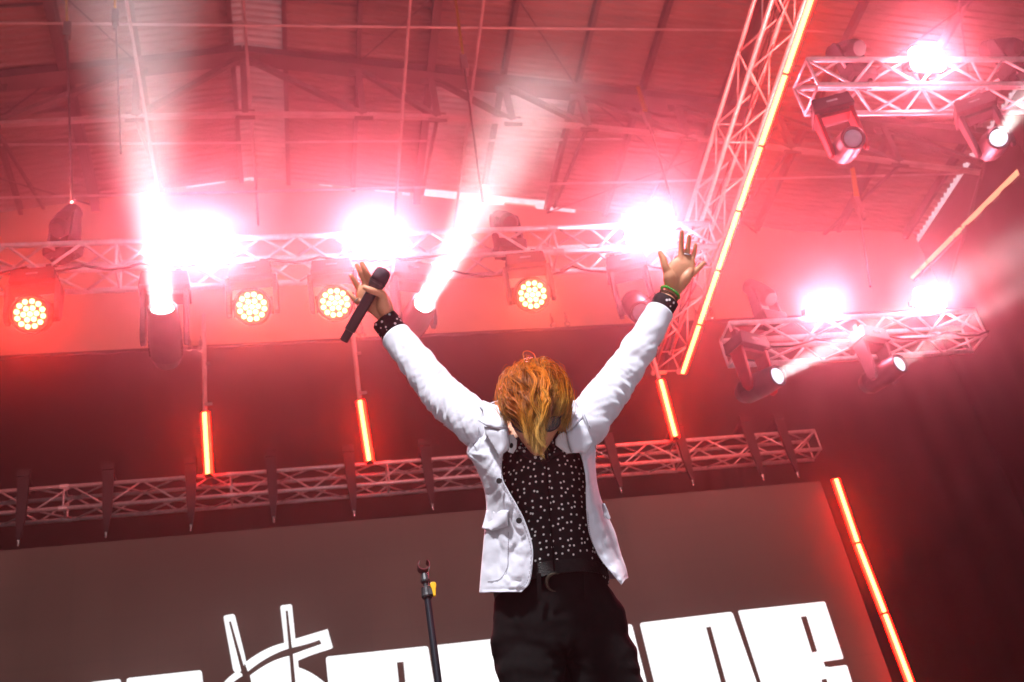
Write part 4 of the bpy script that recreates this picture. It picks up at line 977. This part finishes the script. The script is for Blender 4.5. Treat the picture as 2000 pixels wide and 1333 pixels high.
def push(p, k):
    x, y, z = loc_(p); A, B, Cc = .080 * k, .104 * k, .124 * k
    if z < 0: A *= 1 - .30 * min(1, -z / .12)
    f = math.sqrt((x / A) ** 2 + (y / B) ** 2 + (z / Cc) ** 2)
    if f < 1: s = 1 / max(f, .05); return hp_(x * s, y * s, z * s)
    return p
def zlim(x, j):
    if x < -.056: return -.018 + j * .02
    if x < -.032: return -.036 + j * .02
    if x < -.012: return -.068 + j * .022
    if x < .018: return -.092 + j * .022
    if x < .05: return -.03
    return -.040 + j * .03
def pull(p, k):
    x, y, z = loc_(p)
    if z < -.02: return p
    f = math.sqrt((x / .080) ** 2 + (y / .104) ** 2 + (z / .124) ** 2)
    if f > k and abs(x) > .03: return hp_(x * k / f, y, z)
    return p
def strand(root, d0, L, k, steps=26, curl=0, ph=0, grav=.16):
    p = root.copy(); d = d0.normalized(); out = [p.copy()]; st = L / steps; jz = rnd_.uniform(-1, 1)
    for i in range(steps):
        lx, ly, lz = loc_(p)
        if i > 3 and (p - HC).dot(CU) < zlim(lx, jz): break
        d = (d + GRAV * grav * (1 + i * .06)).normalized()
        w_ = HR * math.sin(i * .55 + ph) * curl + HF * math.cos(i * .5 + ph * 1.7) * curl * .6
        q = pull(push(p + (d + w_).normalized() * st, k), k + .035); d = ((q - p).normalized() * .7 + d * .3).normalized(); p = q; out.append(p.copy())
    return out
hv = []; hf = []; huv = []
def emit(path, r, val):
    n = len(path); base = len(hv); u, v_ = perp(path[1] - path[0])
    for i, q in enumerate(path):
        d = (path[min(i + 1, n - 1)] - path[max(i - 1, 0)]).normalized(); u = (u - d * u.dot(d)).normalized(); v_ = d.cross(u); rr = r * (1 - .75 * (i / (n - 1)) ** 2)
        for k in range(3):
            a = 2 * math.pi * k / 3; hv.append(q + (u * math.cos(a) + v_ * math.sin(a)) * rr - PO); huv.append((i / (n - 1), val))
    for i in range(n - 1):
        for k in range(3): hf.append((base + i * 3 + k, base + i * 3 + (k + 1) % 3, base + (i + 1) * 3 + (k + 1) % 3, base + (i + 1) * 3 + k))
PART = .022
def clump(x, y, nst, L, d0, k, curl, spread=.012, grav=.16, tipw=.35):
    z = .124 * math.sqrt(max(0, 1 - (x / .080) ** 2 - (y / .104) ** 2)); root = hp_(x, y, z); cv = rnd_.uniform(.1, .9); ph = rnd_.uniform(0, 6)
    g = strand(root, d0, L, k, curl=curl, ph=ph, grav=grav)
    off = []
    for _ in range(nst):
        o = HR * rnd_.gauss(0, spread) + HF * rnd_.gauss(0, spread) + HU * rnd_.gauss(0, spread * .4); Lf = rnd_.uniform(.80, 1.03); a1, a2 = rnd_.uniform(0, 6), rnd_.uniform(0, 6); amp = rnd_.uniform(.0006, .003)
        n = len(g); pth = []
        for i in range(n):
            t = i / (n - 1); tt = t * Lf * (n - 1); kk = min(int(tt), n - 2); c = g[kk].lerp(g[kk + 1], tt - kk)
            w_ = (1 - t) * 1.0 + t * tipw
            q = c + o * w_ + (HR * math.sin(t * 5 + a1) + CF * math.sin(t * 6 + a2)) * amp * t * 2
            pth.append(push(q, 1.01 + .0))
        emit(pth, rnd_.uniform(.0004, .0009), min(1, max(0, cv + rnd_.gauss(0, .18))))
for _ in range(430):
    while True:
        x, y = rnd_.uniform(-.079, .079), rnd_.uniform(-.10, .098)
        if (x / .080) ** 2 + (y / .104) ** 2 < .97: break
    front = y > -.02
    if x < PART - .006:      # the big side: swept forward and over the face
        s = (PART - x) / .1
        if front and y > .0: L = rnd_.uniform(.14, .22); d0 = HF * 1.0 + HR * (-.5 * s + .05) + HU * .1
        else: L = rnd_.uniform(.14, .20); d0 = HF * .6 + HR * (-1.4 * s + .1)
        clump(x, y, 22, L, d0, rnd_.uniform(1.0, 1.045), rnd_.uniform(.02, .12))
    else:             # the small side: laid over the temple, forehead left free
        s = (x - PART) / .06
        if y > .02: continue
        L = rnd_.uniform(.12, .18); d0 = HR * (.9) - HF * .1 - HU * .3
        clump(x, y, 20, L, d0, rnd_.uniform(1.0, 1.04), rnd_.uniform(.02, .08))
# long pale locks hanging in front of the face
for _ in range(40):
    x = rnd_.gauss(-.010, .026); x = max(-.06, min(PART - .006, x)); y = rnd_.uniform(.02, .085)
    if (x / .080) ** 2 + (y / .104) ** 2 > .95: continue
    clump(x, y, 16, .26, HF + HU * .1 + HR * (-.05 + (x * 1)), rnd_.uniform(1.06, 1.18), rnd_.uniform(.15, .42), .006, .17, .18)
for _ in range(110):     # loose flyaways
    x, y = rnd_.uniform(-.07, .07), rnd_.uniform(-.08, .06)
    clump(x, y, 1, rnd_.uniform(.07, .13), HR * (x / .07 + rnd_.uniform(-.6, .6)) + HF * rnd_.uniform(-.1, .8) + HU * .1, rnd_.uniform(1.05, 1.14), .2, .002, .14)
me = bpy.data.meshes.new('hair'); me.from_pydata(hv, [], hf); me.materials.append(HAIR); uvl = me.uv_layers.new(name='UVMap')
for lp in me.loops: uvl.data[lp.index].uv = huv[lp.vertex_index]
for p in me.polygons: p.use_smooth = True
hair = bpy.data.objects.new('hair', me); COL.objects.link(hair); hair.parent = man
# close cap under the strands so that no skin shows between them
mb = MB(); vs = []; idx = {}
for i in range(25):
    t = math.pi * i / 24
    for k in range(48):
        q = 2 * math.pi * k / 48; x, y, z = math.sin(t) * math.cos(q), math.sin(t) * math.sin(q), math.cos(t)
        vs.append(hp_(x * .0785, y * .1015, z * .1225))
fs = []
for i in range(24):
    for k in range(48):
        q = 2 * math.pi * (k + .5) / 48; t = math.pi * (i + .5) / 24; x, y, z = math.sin(t) * math.cos(q) * .0785, math.sin(t) * math.sin(q) * .1015, math.cos(t) * .1225
        if z > .062 + (.0 if y > 0 else -.10 - y * 0) or (y < -.02 and z > -.03): fs.append((i * 48 + k, (i + 1) * 48 + k, (i + 1) * 48 + (k + 1) % 48, i * 48 + (k + 1) % 48))
mb.add(vs, fs); cap = pb(mb, 'hair_roots', mat('dark_hair_roots', (.12, .028, .008), .7, 0, .4, 120), hair, smooth=True, fix=False)

# ------------------------------------------------------------------ microphone in the hand
DM = DH - .030
ma, mt_ = P(*Z3(188, 1132), DM + .004), P(*Z3(668, 300), DM - .004)
mic = thing('microphone', 'black wireless handheld microphone gripped in the raised hand on the left', 'microphone', mat=frame(ma, z=mt_ - ma, x=CR))
ml = (mt_ - ma).length
MICB = mat('microphone_body_plastic', (.022, .014, .02), .32, 0, .2, 20)
MB().tube([(0, 0, 0), (0, 0, .002), (0, 0, .036), (0, 0, .038), (0, 0, .17 / .25 * ml), (0, 0, .19 / .25 * ml)], [.0125, .0135, .0138, .0168, .0172, .0172], 28).build('handle', MICB, mic, smooth=False)
MB().tube([(0, 0, .038 * 1), (0, 0, .0385)], [.0171, .0171], 28).build('antenna_band', DGREY, mic)
MB().tube([(0, 0, .185 / .25 * ml), (0, 0, .193 / .25 * ml), (0, 0, .200 / .25 * ml), (0, 0, .206 / .25 * ml)], [.0175, .0225, .0245, .0250], 28).tube([(0, 0, .2065 / .25 * ml), (0, 0, .2125 / .25 * ml)], [.0262, .0262], 28).build('collar', BLACKM, mic)
G = mat('microphone_mesh', (.07, .05, .07), .5, .4, .3, 20, .35, 1400)
MB().tube([(0, 0, .2125 / .25 * ml), (0, 0, .225 / .25 * ml), (0, 0, .240 / .25 * ml), (0, 0, .250 / .25 * ml), (0, 0, .256 / .25 * ml), (0, 0, .258 / .25 * ml)], [.0252, .0262, .0255, .0225, .0150, .004], 32).build('grille', G, mic, smooth=True)
# ------------------------------------------------------------------ microphone stand
sx, sy_ = .405, 3.15
st = thing('microphone_stand', 'empty black microphone stand with a yellow clamp knob standing left of the performer', 'microphone stand', (sx, sy_, 0))
ptop = PY(827, 1106, sy_); zt = ptop.z; st.location.x = ptop.x
zz = lambda y: PY(840, y, sy_).z
z1 = zz(1172)
MB().cyl((0, 0, .04), (0, 0, z1), .0105, 16).build('lower_tube', mat('dark_grey_tube', (.022, .024, .032), .35, .4), st)
MB().cyl((0, 0, z1 - .02), (0, 0, zz(1135)), .0085, 14).build('upper_tube', BLACKM, st)
MB().tube([(0, 0, zz(1168)), (0, 0, zz(1165)), (0, 0, zz(1160)), (0, 0, zz(1148)), (0, 0, zz(1146))], [.0150, .0175, .0165, .0155, .012], 16).box((.014, -.01, zz(1160)), (.02, .022, .02)).build('clutch', BLACK, st)
kz = zz(1155); mb = MB(); prof = [(.0, -.026, .004), (.0, -.016, .006), (0, -.004, .0075), (0, .006, .011), (0, .014, .0115), (0, .019, .007)]
poly = [(r * .8 + .019, kz + z) for _, z, r in prof] + [(.019 - r * .8, kz + z) for _, z, r in prof[::-1]]
mb.prism([(x, -.024, z) for x, z in poly], (0, .012, 0)); mb.build('yellow_knob', mat('yellow_plastic', (.85, .48, .01), .4), st, bevel=.002)
MB().tube([(0, 0, zz(1137)), (0, 0, zz(1134)), (0, 0, zz(1120))], [.0135, .0145, .0105], 14).build('clip_joint', BLACK, st)
mb = MB(); r0 = .019
CLIP = mat('clip_plastic', (.16, .03, .035), .3)
for s in (-1, 1):
    pts = [(s * r0 * math.sin(a), .0, zt - .006 - r0 * math.cos(a)) for a in [R_(8 + k * 15) for k in range(9)]]
    for p, q in zip(pts[:-1], pts[1:]): mb.bar(p, q, .034, .004, None)
mb2 = MB(); m_ = []
for k in range(19):
    a = R_(-140 + k * 280 / 18); m_.append((math.sin(a) * r0, -math.cos(a) * r0))
vs = []
for x, z in m_:
    for yy in (-.017, .017):
        for e in (1, .84): vs.append((x * e, yy, zt + z * e))
fs = []
for k in range(18):
    a = k * 4; b_ = a + 4
    fs += [(a, b_, b_ + 2, a + 2), (a + 1, a + 3, b_ + 3, b_ + 1), (a, a + 1, b_ + 1, b_), (a + 2, b_ + 2, b_ + 3, a + 3)]
mb2.add(vs, fs); mb2.build('mic_clip', CLIP, st, smooth=False)
for k in range(3):
    a = R_(30 + k * 120); MB().tube([(0, 0, .10), (.05 * math.cos(a), .05 * math.sin(a), .085), (.30 * math.cos(a), .30 * math.sin(a), .012)], .009, 8).build('leg', BLACKM, st)
MB().cyl((0, 0, .06), (0, 0, .13), .022, 14).build('hub', BLACK, st)
#ENDPERSON#
# ------------------------------------------------------------------ haze
hm = bpy.data.materials.new('haze_air'); hm.use_nodes = True; nt = hm.node_tree
nt.nodes.remove(nt.nodes['Principled BSDF']); pv = nt.nodes.new('ShaderNodeVolumePrincipled')
pv.inputs['Color'].default_value = (.93, .9, .9, 1); pv.inputs['Density'].default_value = .0025; pv.inputs['Anisotropy'].default_value = .84
nt.links.new(pv.outputs[0], nt.nodes['Material Output'].inputs['Volume'])
tag(MB().box((0, 5, 7), (30, 30, 19)).build('haze', hm), kind='stuff')
sm = hm.copy(); sm.name = 'stage_smoke_air'; [n for n in sm.node_tree.nodes if n.type == 'PRINCIPLED_VOLUME'][0].inputs['Density'].default_value = .027
tag(MB().box((-1.3, 10.35, 9.65), (17.0, 10.9, 10.7)).build('stage_smoke', sm), kind='stuff')
